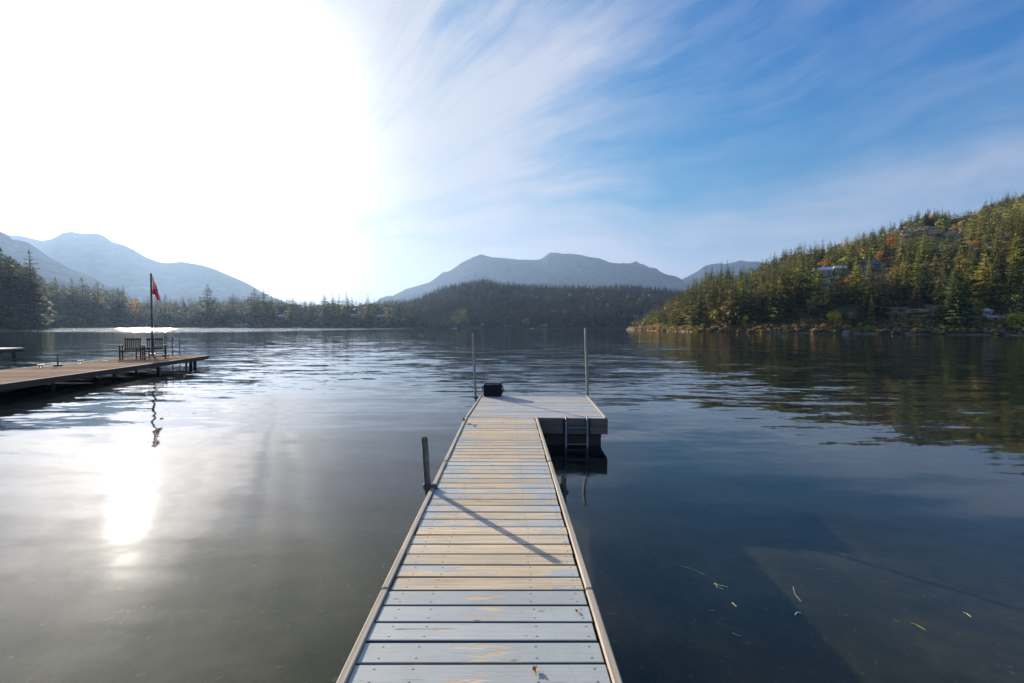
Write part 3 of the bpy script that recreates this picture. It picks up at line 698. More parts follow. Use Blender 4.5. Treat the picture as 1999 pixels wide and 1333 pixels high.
# named conifers (photo x, base y, top y): right shore, ridge line, left shore
def named_con(ter, px, py, top, label, group, proto=None, width=1.0, tint=None, zone_t=None):
    p = ter.find(px, py) if zone_t is None else ter.point(px, zone_t)
    h = (W(px, top, p.y).z-p.z)
    single_tree('con', p-Vector((0, 0, .3)), h, tint or jitter(r.choice(GREENS), r), label, group, width, proto=proto)
named = [
 (RGT, 1858, 650, 527, 'tallest dark green conifer by the water on the right shore', 0, 1.35, (0.062, 0.080, 0.026)),
 (RGT, 1874, 648, 548, 'broad green conifer just right of the tallest shore conifer', 3, 1.2, (0.070, 0.088, 0.026)),
 (RGT, 1832, 651, 590, 'lower dense conifer at the left foot of the tallest shore conifer', 5, 1.5, (0.05, 0.068, 0.022)),
 (RGT, 1787, 604, 545, 'lone brownish conifer standing over the bare slope on the right hill', 1, 1.2, (0.085, 0.070, 0.035)),
 (RGT, 1700, 642, 573, 'slender conifer near the waterline right of the yellow shoreline bushes', 2, 1.0, None),
 (RGT, 1686, 644, 578, 'slim conifer at the waterline beside the yellow shoreline bushes', 2, 1.1, None),
 (RGT, 1671, 640, 583, 'narrow dark conifer behind the yellow shoreline bushes', 1, 1.0, None),
 (RGT, 1955, 628, 604, 'small round-topped conifer between the two white shore cottages', 0, 1.6, None),
 (RGT, 1992, 626, 596, 'conifer behind the big yellow shrub at the right frame edge', 5, 1.6, None),
 (RGT, 1509, 545, 489, 'tall dark conifer breaking the skyline left of its twin', 4, 1.0, None),
 (RGT, 1530, 545, 488, 'tall broad conifer breaking the skyline right of its twin', 5, 1.15, None),
 (RGT, 1494, 540, 503, 'lopsided conifer with a bent top on the skyline', 4, 1.2, None),
 (RGT, 1561, 530, 494, 'thin conifer alone on the skyline of the right hill', 2, .9, None),
 (RGT, 1406, 562, 508, 'slender conifer against the far right mountain', 2, .9, None),
 (RGT, 1417, 562, 506, 'pointed conifer against the far right mountain, tallest of its row', 2, .9, None),
 (RGT, 1388, 566, 514, 'thin-crowned conifer against the far right mountain', 4, .8, None),
 (RGT, 1376, 570, 519, 'bushy conifer at the left end of the row against the far mountain', 1, 1.1, None),
 (RGT, 1358, 580, 538, 'dark conifer low on the left shoulder of the right hill', 3, 1.1, None),
 (RGT, 1444, 562, 520, 'grey-green conifer in front of the far right mountain peak', 1, 1.0, None),
 (RGT, 1462, 560, 516, 'dark conifer just right of the far right mountain peak', 3, 1.0, None),
 (RGT, 1586, 515, 482, 'round-topped dark conifer on the skyline above the white roofs', 3, 1.2, None),
 (RGT, 1601, 510, 480, 'bushy conifer on the skyline right of the round-topped one', 5, 1.2, None),
 (RGT, 1680, 480, 450, 'tall pointed conifer halfway up the skyline of the right hill', 0, 1.3, None),
 (RGT, 1716, 462, 437, 'spindly conifer on the upper skyline', 4, 1.1, None),
 (RGT, 1752, 450, 426, 'dark spiky conifer on the skyline left of the ridge clump', 2, 1.1, None),
 (RGT, 1915, 420, 397, 'small pointed conifer high on the skyline at the right', 0, 1.1, None),
 (LFT, 62, 634, 486, 'tall open-branched conifer rising alone above the left shore', 4, 1.25, (0.045, 0.048, 0.026)),
 (LFT, 4, 640, 480, 'ragged dark conifer cut by the left frame edge', 4, 1.6, (0.035, 0.038, 0.022)),
 (LFT, 22, 639, 496, 'dark conifer second from the left frame edge', 5, 1.5, (0.035, 0.038, 0.022)),
 (LFT, 40, 638, 528, 'shorter dark conifer left of the tall open-branched one', 3, 1.5, (0.035, 0.038, 0.022)),
 (LFT, 232, 634, 558, 'bushy conifer ending the left shore stand beside the golden tree', 3, 1.1, None),
 (LFT, 193, 634, 546, 'dense conifer second from the end of the left shore stand', 0, 1.1, None),
 (LFT, 163, 634, 538, 'conifer with a sharp top in the left shore stand', 0, 1.1, None),
 (LFT, 143, 634, 541, 'slim conifer left of the sharp-topped one on the left shore', 1, 1.1, None),
 (LFT, 112, 636, 538, 'tall dense conifer right of the open-branched one', 3, 1.3, None),
 (LFT, 323, 632, 572, 'dark narrow conifer just right of the red and white flag', 2, 1.3, None),
 (LFT, 406, 632, 553, 'dark conifer with a pointed tip above the low shore left of centre', 3, 1.25, None),
 (LFT, 455, 634, 571, 'conifer behind the low grey boathouse', 5, 1.3, None),
 (LFT, 498, 634, 562, 'tall broad conifer left in the dense clump near the gap in the mountains', 5, 1.5, None),
 (LFT, 515, 634, 560, 'tallest conifer of the dense clump near the gap in the mountains', 3, 1.5, None),
 (LFT, 530, 634, 575, 'conifer at the right of the dense clump near the gap', 1, 1.6, None),
 (LFT, 571, 634, 579, 'bushy conifer right of the white-roofed house', 5, 1.5, None),
 (LFT, 606, 634, 585, 'small bushy conifer in the low gap of the shore trees', 5, 1.2, None),
 (LFT, 634, 634, 572, 'conifer left of a close trio against the pale sky', 5, 1.2, None),
 (LFT, 650, 634, 571, 'open-crowned conifer in the middle of the trio against the pale sky', 4, 1.2, None),
 (LFT, 662, 634, 572, 'conifer right of a close trio against the pale sky', 1, 1.2, None),
 (LFT, 677, 634, 568, 'slim tall conifer standing clear against the pale sky', 2, .9, None),
 (LFT, 719, 634, 573, 'dark conifer above the long grey-roofed house', 4, 1.4, None),
]
for (ter, px, py, top, lab, pr, wd, tn) in named:
    named_con(ter, px, py, top, lab, 'conifers around the lake', pr, wd, tn)
for px, top in [(1800, 413), (1808, 416), (1817, 412), (1826, 414), (1833, 413), (1838, 419)]:
    named_con(RGT, px, 442, top, 'small dark conifer in the tight clump on the ridge line', 'conifers around the lake', None, 1.3, (0.030, 0.040, 0.022))

# named broadleaf trees and shrubs
OR, YE, YG, GR = (0.42, 0.17, 0.03), (0.42, 0.34, 0.03), (0.22, 0.25, 0.03), (0.10, 0.13, 0.03)
brd = [
 (RGT, 1737, 492, 26, 22, OR, 'orange autumn tree highest on the open right slope'),
 (RGT, 1680, 510, 24, 24, (0.34, 0.16, 0.05), 'rusty orange tree left of the highest orange one'),
 (RGT, 1713, 512, 18, 14, OR, 'small orange tree between two larger orange ones'),
 (RGT, 1607, 528, 18, 20, OR, 'orange tree just above the long white hillside roof'),
 (RGT, 1483, 588, 24, 32, OR, 'wide orange tree low in the conifers of the right hill'),
 (RGT, 1452, 603, 14, 22, (0.40, 0.22, 0.05), 'flat-topped orange tree under the wide orange one'),
 (RGT, 1380, 620, 14, 12, OR, 'small orange tree among conifers near the hill foot'),
 (RGT, 1311, 628, 16, 12, YE, 'yellow tree near the left foot of the right hill'),
 (RGT, 1558, 556, 22, 16, YG, 'yellow-green tree left of the hillside rock ledge'),
 (RGT, 1600, 592, 22, 14, YE, 'yellow tree above a pale yellow-green one on the lower slope'),
 (RGT, 1590, 608, 28, 18, YG, 'pale yellow-green tree on the lower slope'),
 (RGT, 1625, 632, 24, 20, YE, 'bright yellow tree close to the waterline'),
 (RGT, 1637, 650, 24, 12, (0.45, 0.30, 0.03), 'slim golden tree at the waterline'),
 (RGT, 1452, 648, 22, 18, YG, 'bright green rounded tree at the waterline between orange shrubs'),
 (RGT, 1786, 502, 16, 16, YG, 'yellow-green tree in the middle of the open upper slope'),
 (RGT, 1766, 478, 14, 12, YG, 'small yellow-green tree beside the highest orange one'),
 (RGT, 1898, 482, 12, 12, OR, 'small orange tree high at the right of the slope'),
 (RGT, 1876, 494, 16, 16, YG, 'yellow-green tree by the upper rock band'),
 (RGT, 1852, 500, 22, 16, GR, 'green broadleaf tree left of the upper rock band tree'),
 (RGT, 1858, 545, 34, 16, GR, 'tall green broadleaf tree above the tallest shore conifer'),
 (RGT, 1770, 582, 24, 24, GR, 'green broadleaf tree left of the lone brownish conifer'),
 (RGT, 1932, 566, 14, 12, YE, 'little yellow tree in the dark conifers at the right'),
 (RGT, 1978, 552, 10, 16, (0.42, 0.24, 0.03), 'little orange tree in the dark conifers at the right'),
 (RGT, 1962, 583, 10, 12, YE, 'lowest little yellow tree in the dark conifers at the right'),
 (RGT, 1990, 425, 18, 24, (0.26, 0.20, 0.04), 'golden tree near the ridge at the right frame edge'),
 (RGT, 1912, 420, 12, 12, (0.36, 0.17, 0.04), 'rusty tree under the small pointed skyline conifer'),
 (LFT, 258, 632, 40, 28, (0.34, 0.20, 0.04), 'golden orange tree left of the flagpole on the left shore'),
 (LFT, 242, 634, 30, 20, (0.30, 0.24, 0.06), 'paler golden tree beside the golden orange one'),
 (LFT, 487, 620, 14, 10, (0.30, 0.34, 0.03), 'tiny lime yellow tree on the low shore'),
 (LFT, 640, 632, 26, 26, (0.12, 0.12, 0.04), 'rounded olive tree under the trio of conifers'),
 (LFT, 905, 634, 26, 20, (0.15, 0.17, 0.06), 'pale green tree at the shore below the wooded hill'),
 (LFT, 890, 622, 14, 14, (0.20, 0.20, 0.05), 'light olive tree by the small green field'),
]
for (ter, px, py, hp, wp, tn, lab) in brd:
    p = ter.find(px, py); h = hp/FPX*p.y*1.4; wdt = (wp/hp)*1.15
    single_tree('brd', p-Vector((0, 0, h*.10)), h, tn, lab, None, wdt)
shr = [
 (1985, 656, 30, 40, (0.34, 0.32, 0.03), 'big yellow-green shrub at the waterline by the right frame edge'),
 (1962, 656, 24, 22, (0.26, 0.24, 0.04), 'olive yellow shrub left of the big yellow-green one'),
 (1942, 655, 18, 22, (0.30, 0.16, 0.05), 'russet shrub on the bank below the cottages'),
 (1905, 653, 16, 18, (0.16, 0.17, 0.03), 'small green shrub at the waterline right of the tallest conifer'),
 (1812, 652, 12, 18, (0.13, 0.16, 0.03), 'low green shrub left of the tallest shore conifer'),
 (1722, 645, 12, 16, (0.34, 0.16, 0.06), 'small rust shrub on the bare bank'),
 (1612, 650, 13, 24, (0.34, 0.15, 0.05), 'rust shrub left of the slim golden tree'),
 (1572, 650, 12, 14, YE, 'yellow shrub between two rust ones at the waterline'),
 (1552, 649, 12, 22, (0.33, 0.15, 0.05), 'rust shrub right of the grey shore boulders'),
 (1535, 648, 10, 20, (0.33, 0.17, 0.06), 'orange-brown shrub beside the grey shore boulders'),
 (1432, 648, 12, 24, (0.38, 0.18, 0.05), 'orange shrub left of the bright green rounded tree'),
 (1420, 648, 9, 18, (0.34, 0.18, 0.06), 'low orange shrub second left of the bright green tree'),
 (1372, 647, 14, 14, (0.22, 0.20, 0.08), 'pale tan shrub on the shore below the conifers'),
 (1318, 646, 10, 20, (0.32, 0.32, 0.04), 'yellow-green shrub on the point at the left foot of the hill'),
 (1300, 646, 12, 14, (0.24, 0.27, 0.05), 'lime shrub at the very left of the point'),
 (1262, 643, 7, 12, (0.25, 0.20, 0.12), 'pale tan shrub on the far tip of the shore'),
]
for (px, py, hp, wp, tn, lab) in shr:
    p = RGT.point(px, 0.016); h = hp/FPX*p.y*(1.55 if px > 1900 else 1.25)
    single_tree('brd', p-Vector((0, 0, h*.22)), h, tn, lab, None, wp/hp*1.0, name='shore_shrub')

# the largest of the spread become single trees, the rest the mass
allt.sort(key=lambda a: -a[0])
NSING = {'con': 230, 'brd': 90}
mass = {'right': [], 'mid': [], 'left': []}
zl = {'right': 'on the right hillside', 'left': 'on the left shore', 'mid': 'on the middle hill'}
cnt = {'con': 0, 'brd': 0}
for (sh, zone, kind, p, h, wd, tint) in allt:
    sx, sy = proj(p)
    vis = -10 < sx < 2010 and cnt[kind] < NSING[kind] and zone != 'mid'
    if zone == 'right' and p.y > RGT.itp(RGT.sD, sx)+130 and kind == 'con': vis = False
    if vis and kind == 'con' and random.random() < 0.15: vis = False
    if vis:
        cnt[kind] += 1
        if zone == 'right':
            ar = ('near the tallest shore conifer' if sx > 1780 else 'behind the yellow shoreline bushes' if sx > 1580 else 'around the wide orange tree' if sx > 1420 else 'towards the left foot of the right hill')
            sl = 'low on the slope' if sy > 600 else 'halfway up the slope'
            lab = ('dark conifer' if tint[1] < .055 else 'lighter green conifer') if kind == 'con' else ('russet broadleaf tree' if tint[0] > tint[1]*1.2 else 'olive broadleaf tree')
            lab = f'{lab} {sl}, {ar}'
        else:
            ar = ('left of the golden orange tree' if sx < 245 else 'between the flag and the dense clump' if sx < 480 else 'right of the dense clump')
            lab = ('hazy dark conifer' if kind == 'con' else 'hazy olive broadleaf tree')+f' in the left shore woods {ar}'
        single_tree(kind, p-Vector((0, 0, .4)), h, tint, lab, 'trees filling the shore woods', wd*(1.25 if kind == 'brd' else 1))
    else:
        mass[zone].append((kind, tuple(p-Vector((0, 0, .4))), h, wd*(1.3 if kind == 'brd' else 1.05), tint, random.uniform(0, 6.28), random.randrange(64)))
for z_, lab in (('right', 'dense mixed wood covering the right hill behind its nearer trees'), ('mid', 'far dark conifer forest covering the middle hill'), ('left', 'hazy woodland along the low left shore')):
    bake_mass('forest', mass[z_], lab, 'forest')
# low scrub and grass tussocks on the right slope
scrub = []
for _ in range(1500):
    px = r.uniform(1240, 2100); t = r.random(); p = RGT.point(px, t)
    scrub.append(('brd', tuple(p-Vector((0, 0, .5))), r.uniform(1.2, 3.4), r.uniform(1.2, 2.2), jitter(r.choice([(0.07, .075, .022), (.11, .09, .035), (.05, .06, .02), (.13, .12, .03), (.15, .09, .035)]), r), r.uniform(0, 6.28), r.randrange(64)))
for _ in range(1500):
    px = r.uniform(1240, 2100); p = RGT.point(px, r.uniform(.006, .040))
    scrub.append(('brd', tuple(p-Vector((0, 0, .5))), r.uniform(1.2, 2.6), r.uniform(1.4, 2.6), jitter(r.choice([(0.12, .11, .03), (.20, .12, .04), (.07, .07, .03), (.10, .06, .04)]), r), r.uniform(0, 6.28), r.randrange(64)))
bake_mass('scrub', scrub, 'low brushy undergrowth between the trees of the right hill', 'undergrowth')
scrub = []
for _ in range(900):
    px = r.uniform(-150, 1300); ter = LFT if px < 900 else MID; p = ter.point(px, r.uniform(.008, .12))
    scrub.append(('brd', tuple(p-Vector((0, 0, .5))), r.uniform(2, 5), r.uniform(1.3, 2.4), jitter(r.choice([(0.05, .05, .022), (.08, .065, .03), (.04, .045, .02)]), r), r.uniform(0, 6.28), r.randrange(64)))
bake_mass('scrub', scrub, 'dark brush lining the far and left shores', 'undergrowth')

# boulders along the right shore
def boulder(p, s, seed, label):
    rr = random.Random(seed); b = MB(); vs = []; n, m_ = 8, 5
    for j in range(m_+1):
        th = math.pi*j/m_
        for i in range(n):
            a = 2*math.pi*i/n; k = 1+.25*mnoise.noise(Vector((math.cos(a)*1.3, math.sin(a)*1.3, th+seed)))*2
            vs.append((math.sin(th)*math.cos(a)*s[0]*k, math.sin(th)*math.sin(a)*s[1]*k, math.cos(th)*s[2]*k))
    fs = [(j*n+i, (j+1)*n+i, (j+1)*n+(i+1) % n, j*n+(i+1) % n) for j in range(m_) for i in range(n)]
    b.add(vs, fs); o = b.build('boulder', M['rock']); o.location = p
    return tag(o, label, 'boulder', 'boulders on the right shore')
M['rock'] = simple('shore_rock', (0.26, 0.24, 0.22), 0.9, 0, 0.35, 0.8)
for k in range(90):
    px = random.uniform(1270, 2060) if k > 40 else random.choice([random.uniform(1380, 1420), random.uniform(1500, 1530), random.uniform(1640, 1700), random.uniform(1785, 1830), random.uniform(1880, 1940)])
    p = RGT.point(px, random.uniform(.006, .02)); s = random.uniform(.3, 1.1)
    where = ('left of the bright green rounded tree' if px < 1450 else 'right of the bright green rounded tree' if px < 1600 else 'between the slim golden tree and the tall shore conifer' if px < 1750 else 'by the tallest shore conifer' if px < 1850 else 'below the white cottages')
    boulder(p-Vector((0, 0, .2)), (s*1.6, s, s*.8), k, f'grey boulder at the waterline {where}')

# rock ledges showing through the wood on the right hill
M['ledge'] = simple('ledge_rock', (0.34, 0.26, 0.18), 0.95, 0, 0.5, 0.6)
def ledge(px, py, wpx, hpx, seed, label):
    p = RGT.find(px, py); wd = wpx/FPX*p.y/2*.7; ht = hpx/FPX*p.y*.6
    b = MB(); n, m_ = 40, 12; vs = []
    for j in range(m_+1):
        th = math.pi*.62*j/m_
        for i in range(n):
            a = 2*math.pi*i/n
            q = Vector((math.cos(a)*math.sin(th), math.sin(a)*math.sin(th), math.cos(th)))
            k = 1+.55*mnoise.fractal(q*2.2+Vector((seed, 0, 0)), 1, 2, 4)
            st = round(q.z*4)/4*.5+q.z*.5
            vs.append((q.x*wd*k, q.y*wd*.45*k, st*ht*k))
    fs = [(j*n+i, (j+1)*n+i, (j+1)*n+(i+1) % n, j*n+(i+1) % n) for j in range(m_) for i in range(n)]
    b.add(vs, fs); o = b.build('rock_ledge', M['ledge']); o.location = p-Vector((0, 0, ht*.35)); o.rotation_euler = (0, 0, R(-30))
    return tag(o, label, 'rock', 'rock ledges on the right hill')
ledge(1642, 545, 95, 14, 1, 'long brown rock ledge below the white-roofed hillside houses')
ledge(1612, 556, 50, 12, 2, 'smaller brown rock ledge left under the long ledge')
ledge(1690, 546, 50, 9, 3, 'low rock ledge right of the long brown ledge')
ledge(1785, 455, 85, 15, 4, 'pale rock ledge under the skyline clump of small conifers')
ledge(1850, 463, 60, 20, 5, 'dark craggy rock face right of the pale upper ledge')
ledge(1905, 492, 95, 11, 6, 'pinkish rock band high at the right of the hill')
ledge(1790, 608, 50, 9, 7, 'low bare rock near the foot of the lone brownish conifer')

# ------------------------------------------------------------------ houses, far docks, boats
def house(p, wd, dp, ht, rh, wall, roof, label, rz=0.0, storeys=1, gable='side', nwin=3, name='lake_house'):
    e = empty(name, p, rz, label, 'house')
    b = MB(); b.box((0, 0, ht/2-1.0), (wd, dp, ht+2.0)); b.build('wall', wall, e)
    ov = .3; rb = MB()
    if gable == 'side':
        prof = [(-dp/2-ov, ht-.05), (0, ht+rh), (dp/2+ov, ht-.05), (dp/2+ov, ht-.3), (0, ht+rh-.3), (-dp/2-ov, ht-.3)]
        vs = [(x, y, z) for x in (-wd/2-ov, wd/2+ov) for (y, z) in prof]
        gv = [(sx*(wd/2-.01), y, z) for sx in (-1, 1) for (y, z) in ((-dp/2, ht), (dp/2, ht), (0, ht+rh-.32))]
    else:
        prof = [(-wd/2-ov, ht-.05), (0, ht+rh), (wd/2+ov, ht-.05), (wd/2+ov, ht-.3), (0, ht+rh-.3), (-wd/2-ov, ht-.3)]
        vs = [(x, y, z) for y in (-dp/2-ov, dp/2+ov) for (x, z) in prof]
        gv = [(x, sy*(dp/2-.01), z) for sy in (-1, 1) for (x, z) in ((-wd/2, ht), (wd/2, ht), (0, ht+rh-.32))]
    rb.add(vs, [(0, 1, 7, 6), (1, 2, 8, 7), (2, 3, 9, 8), (3, 4, 10, 9), (4, 5, 11, 10), (5, 0, 6, 11), (0, 5, 4, 1), (1, 4, 3, 2), (6, 7, 10, 11), (7, 8, 9, 10)])
    ro = rb.build('roof', roof, e)
    for g0_ in (0, 3):
        gb = MB(); gb.add(gv[g0_:g0_+3], [(0, 1, 2)]); gb.build('gable', wall, e)
    cb = MB(); cb.box((wd*.25, 0, ht+rh), (.7, .7, 1.4)); cb.build('chimney', M['brownw'], ro)
    for s_ in range(storeys):
        for k in range(nwin):
            x = (k-(nwin-1)/2)*wd/(nwin+.3); z = ht/storeys*(s_+.52)
            if s_ == 0 and k == nwin-1 and nwin > 2:
                d = MB(); d.box((x, -dp/2-.03, .95), (.95, .08, 2.1)); d.build('door', M['brownw'], e); continue
            f = MB(); f.box((x, -dp/2-.02, z), (1.7, .10, 1.4)); fo = f.build('window', M['white'], e)
            g = MB(); g.box((x, -dp/2-.06, z), (1.45, .06, 1.15)); g.build('pane', M['glass'], fo)
    return e
house(RGT.point(1927, .035)+Vector((0, 1, 1.0)), 3.0, 3, 1.9, .8, M['white'], M['roof_pale'], 'little white boathouse at the waterline by the yellow shrubs', -.5, gable='front', nwin=2, name='boathouse')
house(RGT.find(1940, 628), 4.2, 3, 1.7, .6, M['brownw'], M['roof_grey'], 'cottage with a long grey roof just above the boathouse', -.5)
house(RGT.find(1973, 625), 2.6, 3, 1.7, .9, M['white'], M['roof_grey'], 'small white gabled cottage near the right frame edge', -.5, gable='front', nwin=2)
house(RGT.find(1602, 537), 9, 7, 3.0, 2.0, M['beige'], M['roof_pale'], 'house with a long white roof on the hillside ledge', -.35)
house(RGT.find(1636, 531), 6, 5, 2.4, 1.4, M['beige'], M['roof_pale'], 'smaller white-roofed house right of the long-roofed one', -.3)
house(RGT.find(1694, 527), 10, 7, 3, 2.2, M['brownw'], M['roof_teal'], 'house under a dark teal roof on the hillside', -.3)
house(RGT.find(1613, 595), 4, 4, 2.6, 1.2, M['white'], M['roof_grey'], 'tiny white hut low on the slope by the yellow tree', -.3, nwin=2)
house(MID.point(992, .012)+Vector((0, 4, -.2)), 12, 8, 2.0, 1.0, M['beige'], M['roof_grey'], 'low pale house at the far shore under the wooded hill', 0)
house(MID.point(1062, .012)+Vector((0, 4, .2)), 9, 6, 2.8, 1.5, M['beige'], M['roof_grey'], 'low beige house on the far shore right of the low pale house', 0)
house(MID.point(945, .012)+Vector((0, 4, .2)), 9, 6, 2.8, 1.8, M['brownw'], M['roof_grey'], 'brown house on the far shore left of the low pale house', 0)
house(LFT.find(747, 622), 15, 9, 3, 2.5, M['brownw'], M['roof_grey'], 'long grey-roofed house in the trees at the end of the left shore', .1)
house(LFT.find(690, 620), 9, 7, 3, 2, M['beige'], M['roof_grey'], 'house half hidden left of the long grey-roofed one', .1)
house(LFT.find(552, 622), 9, 7, 3.2, 2.2, M['beige'], M['roof_pale'], 'white-roofed house right of the dense conifer clump', .2)
house(LFT.point(467, .02)+Vector((0, 3, .2)), 15, 7, 2.4, 1.4, M['roof_grey'], M['roof_pale'], 'low grey boathouse at the waterline of the left shore', .25, name='boathouse')
house(LFT.find(376, 622), 9, 7, 3, 2.2, M['beige'], M['roof_grey'], 'grey-roofed house between the flag and the pointed conifer', .3)
house(LFT.find(352, 630), 8, 6, 3, 2.2, M['white'], M['roof_grey'], 'pale lakeside house just right of the flagpole', .3)
house(LFT.find(287, 612), 8, 6, 3, 2.2, M['brownw'], M['roof_pale'], 'brown house with a pale roof right of the golden orange tree', .3)

def far_dock(p, L, rz, label):
    e = empty('lake_dock', p, rz, label, 'dock', 'small docks on the far shore')
    b = MB(); b.box((0, 0, .45), (min(2.4, L*.35), L, .12)); b.build('deck', M['rail'], e)
    for sx in (-1, 1):
        for sy in (-.42, .42):
            q = MB(); q.tube((sx*min(2.2, L*.33)/2, sy*L, -1.5), (sx*min(2.2, L*.33)/2, sy*L, .7), .09, .09, 6); q.build('pile', M['under'], e)
    return e
def at_water(px, D): 
    v = W(px, 640, D); v.z = 0; return v
for px, D, L, rz, lab in [(878, 628, 14, 1.3, 'pale dock on the far shore below the green field'), (1057, 632, 20, 1.5, 'long low dock on the far shore right of the low pale house'),
                          (1092, 630, 12, 1.4, 'short dock right of the long low dock'), (770, 600, 12, 1.2, 'dock at the end of the left shore below the long roof'),
                          (640, 590, 16, 1.35, 'dock below the trio of conifers'), (440, 540, 14, 1.2, 'dock beside the low grey boathouse'),
                          ]:
    far_dock(at_water(px, D), L, rz, lab)

def small_boat(p, L, rz, hull, label, cabin=True, who=False):
    e = empty('motor_boat' if cabin else 'rowing_boat', p, rz, label, 'boat', 'boats on the lake')
    b = MB(); secs = []; n = 9
    for i in range(n):
        f = i/(n-1); x = (f-.5)*L; w_ = L*.17*math.sin(min(1, (1-f)*1.6+.02)*math.pi/2)
        secs.append([(x, -w_, .62+f*.25), (x, -w_*.75, .05), (x, 0, -.15), (x, w_*.75, .05), (x, w_, .62+f*.25), (x, w_*.85, .58+f*.25), (x, 0, .25), (x, -w_*.85, .58+f*.25)])
    vs = [v for s_ in secs for v in s_]
    fs = [(i*8+k, i*8+(k+1) % 8, (i+1)*8+(k+1) % 8, (i+1)*8+k) for i in range(n-1) for k in range(8)]+[tuple(range(8)), tuple(range(8*n-1, 8*n-9, -1))]
    b.add(vs, fs); b.build('hull', hull, e, True)
    s2 = MB(); s2.box((-L*.1, 0, .5), (.3, L*.28, .08)); s2.build('seat', M['brownw'], e)
    if cabin:
        c = MB(); c.box((L*.05, 0, 1.0), (L*.28, L*.24, .8), bev=.1); co_ = c.build('cabin', hull, e)
        g = MB(); g.box((L*.05, 0, 1.12), (L*.285, L*.245, .3)); g.build('window', M['glass'], co_)
        m_ = MB(); m_.box((-L*.5, 0, .7), (.35, .4, .9), bev=.08); m_.build('motor', M['rubber'], e)
    return e
small_boat(at_water(574, 580), 7, .3, M['boatw'], 'white motor boat moored by the left shore, right of the dense clump')
small_boat(at_water(583, 582), 6, .5, M['boatw'], 'smaller white motor boat right of the first moored one')
small_boat(at_water(887, 622), 7, .2, M['boatw'], 'white motor boat moored beside the pale far dock')
small_boat(at_water(1038, 622), 6, .1, M['boatw'], 'small white motor boat left of the long low dock')
small_boat(at_water(317, 330), 4.2, .15, M['boat'], 'small dark boat on the sunlit water right of the flagpole', cabin=False)

# ------------------------------------------------------------------ main dock
DZ = 0.48            # deck height above the water
XL, XR = -0.743, 0.503
def boards(b, x0, x1, ys, wid, th, z, r_, wearf, M4=None):
    for k, y in enumerate(ys):
        yc = y; rd = r_.random()
        jx0 = x0+r_.uniform(-.004, .006); jx1 = x1+r_.uniform(-.008, .004)
        tilt = r_.uniform(-.006, .006); dz = r_.uniform(-.0018, .0018); rz = r_.uniform(-.0022, .0022)
        c = Vector(((jx0+jx1)/2, yc, z-th/2+dz)); rm = Matrix.Rotation(rz, 3, 'Z') @ Matrix.Rotation(tilt, 3, 'X') @ Matrix.Rotation(r_.uniform(-.0012, .0012), 3, 'Y')
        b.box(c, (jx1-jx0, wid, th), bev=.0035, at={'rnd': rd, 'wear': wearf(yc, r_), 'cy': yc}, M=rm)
r2 = random.Random(5)
dock = empty('wooden_dock', (0, 0, 0), 0, 'long narrow plank dock with worn grey-blue paint and raised side rails', 'dock')
P0 = 0.1453
ys = [2.054-P0/2+P0*k for k in range(-33, 5)]
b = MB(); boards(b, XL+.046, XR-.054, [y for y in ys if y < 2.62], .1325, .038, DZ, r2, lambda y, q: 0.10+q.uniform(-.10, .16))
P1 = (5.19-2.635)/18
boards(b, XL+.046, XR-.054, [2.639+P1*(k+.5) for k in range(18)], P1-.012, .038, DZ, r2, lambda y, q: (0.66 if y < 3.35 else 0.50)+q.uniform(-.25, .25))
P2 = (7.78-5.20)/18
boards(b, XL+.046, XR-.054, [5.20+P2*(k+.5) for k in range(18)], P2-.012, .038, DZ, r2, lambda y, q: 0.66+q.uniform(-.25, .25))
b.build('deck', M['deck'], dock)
for (y0, y1) in ((-2.8, 0.08), (0.085, 2.632), (2.64, 5.185), (5.215, 7.79)):
    for sx, x in ((-1, XL+.021), (1, XR-.021)):
        q = MB(); q.box((x+r2.uniform(-.003, .003), (y0+y1)/2, DZ-.013), (.042, y1-y0-.006, .050), bev=.006, rz=r2.uniform(-.0008, .0008))
        q.build('side_rail', M['rail'], dock)
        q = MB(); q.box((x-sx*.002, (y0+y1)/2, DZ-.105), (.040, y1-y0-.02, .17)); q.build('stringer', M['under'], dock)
q = MB()
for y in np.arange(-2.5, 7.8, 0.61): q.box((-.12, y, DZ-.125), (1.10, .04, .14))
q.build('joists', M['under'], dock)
for y in (5.2, 2.636):
    for x in (XL+.02, XR-.02):
        q = MB(); q.box((x, y, DZ-.09), (.05, .12, .15)); q.build('hinge_plate', M['steel'], dock)
for y in (-1.6, 1.2):
    for x in (XL+.30, XR-.30):
        q = MB(); q.tube((x, y, -1.2), (x, y, DZ-.2), .04, .04, 10); q.build('support_leg', M['steel'], dock)

# floating platform at the end
PR = R(-2.4)
plat = empty('swim_platform', (-.743, 7.83, 0), PR, 'square plank platform on black floats at the end of the dock', 'platform')
PW, PD = 2.44, 2.46
PP = (PD-.02)/17
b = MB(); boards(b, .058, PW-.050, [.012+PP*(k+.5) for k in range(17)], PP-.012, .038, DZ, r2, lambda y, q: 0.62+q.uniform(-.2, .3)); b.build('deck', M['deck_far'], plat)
for (c, s_) in (((.027, PD/2, DZ-.013), (.042, PD, .050)), ((PW-.027, PD/2+.02, DZ-.013), (.042, PD-.04, .050))):
    q = MB(); q.box(c, s_, bev=.006); q.build('side_rail', M['rail'], plat)
for k, (z, h_) in enumerate(((DZ-.063, .128), (DZ-.200, .136))):
    q = MB(); q.box((PW/2, -.022, z), (PW, .040, h_), bev=.004); q.build('fascia', M['fascia'], plat)
    q = MB(); q.box((PW/2, PD+.022, z), (PW, .040, h_), bev=.004); q.build('fascia', M['fascia'], plat)
    for x in (.020, PW-.020):
        q = MB(); q.box((x, PD/2, z), (.036, PD-.01, h_), bev=.004); q.build('fascia', M['under'], plat)
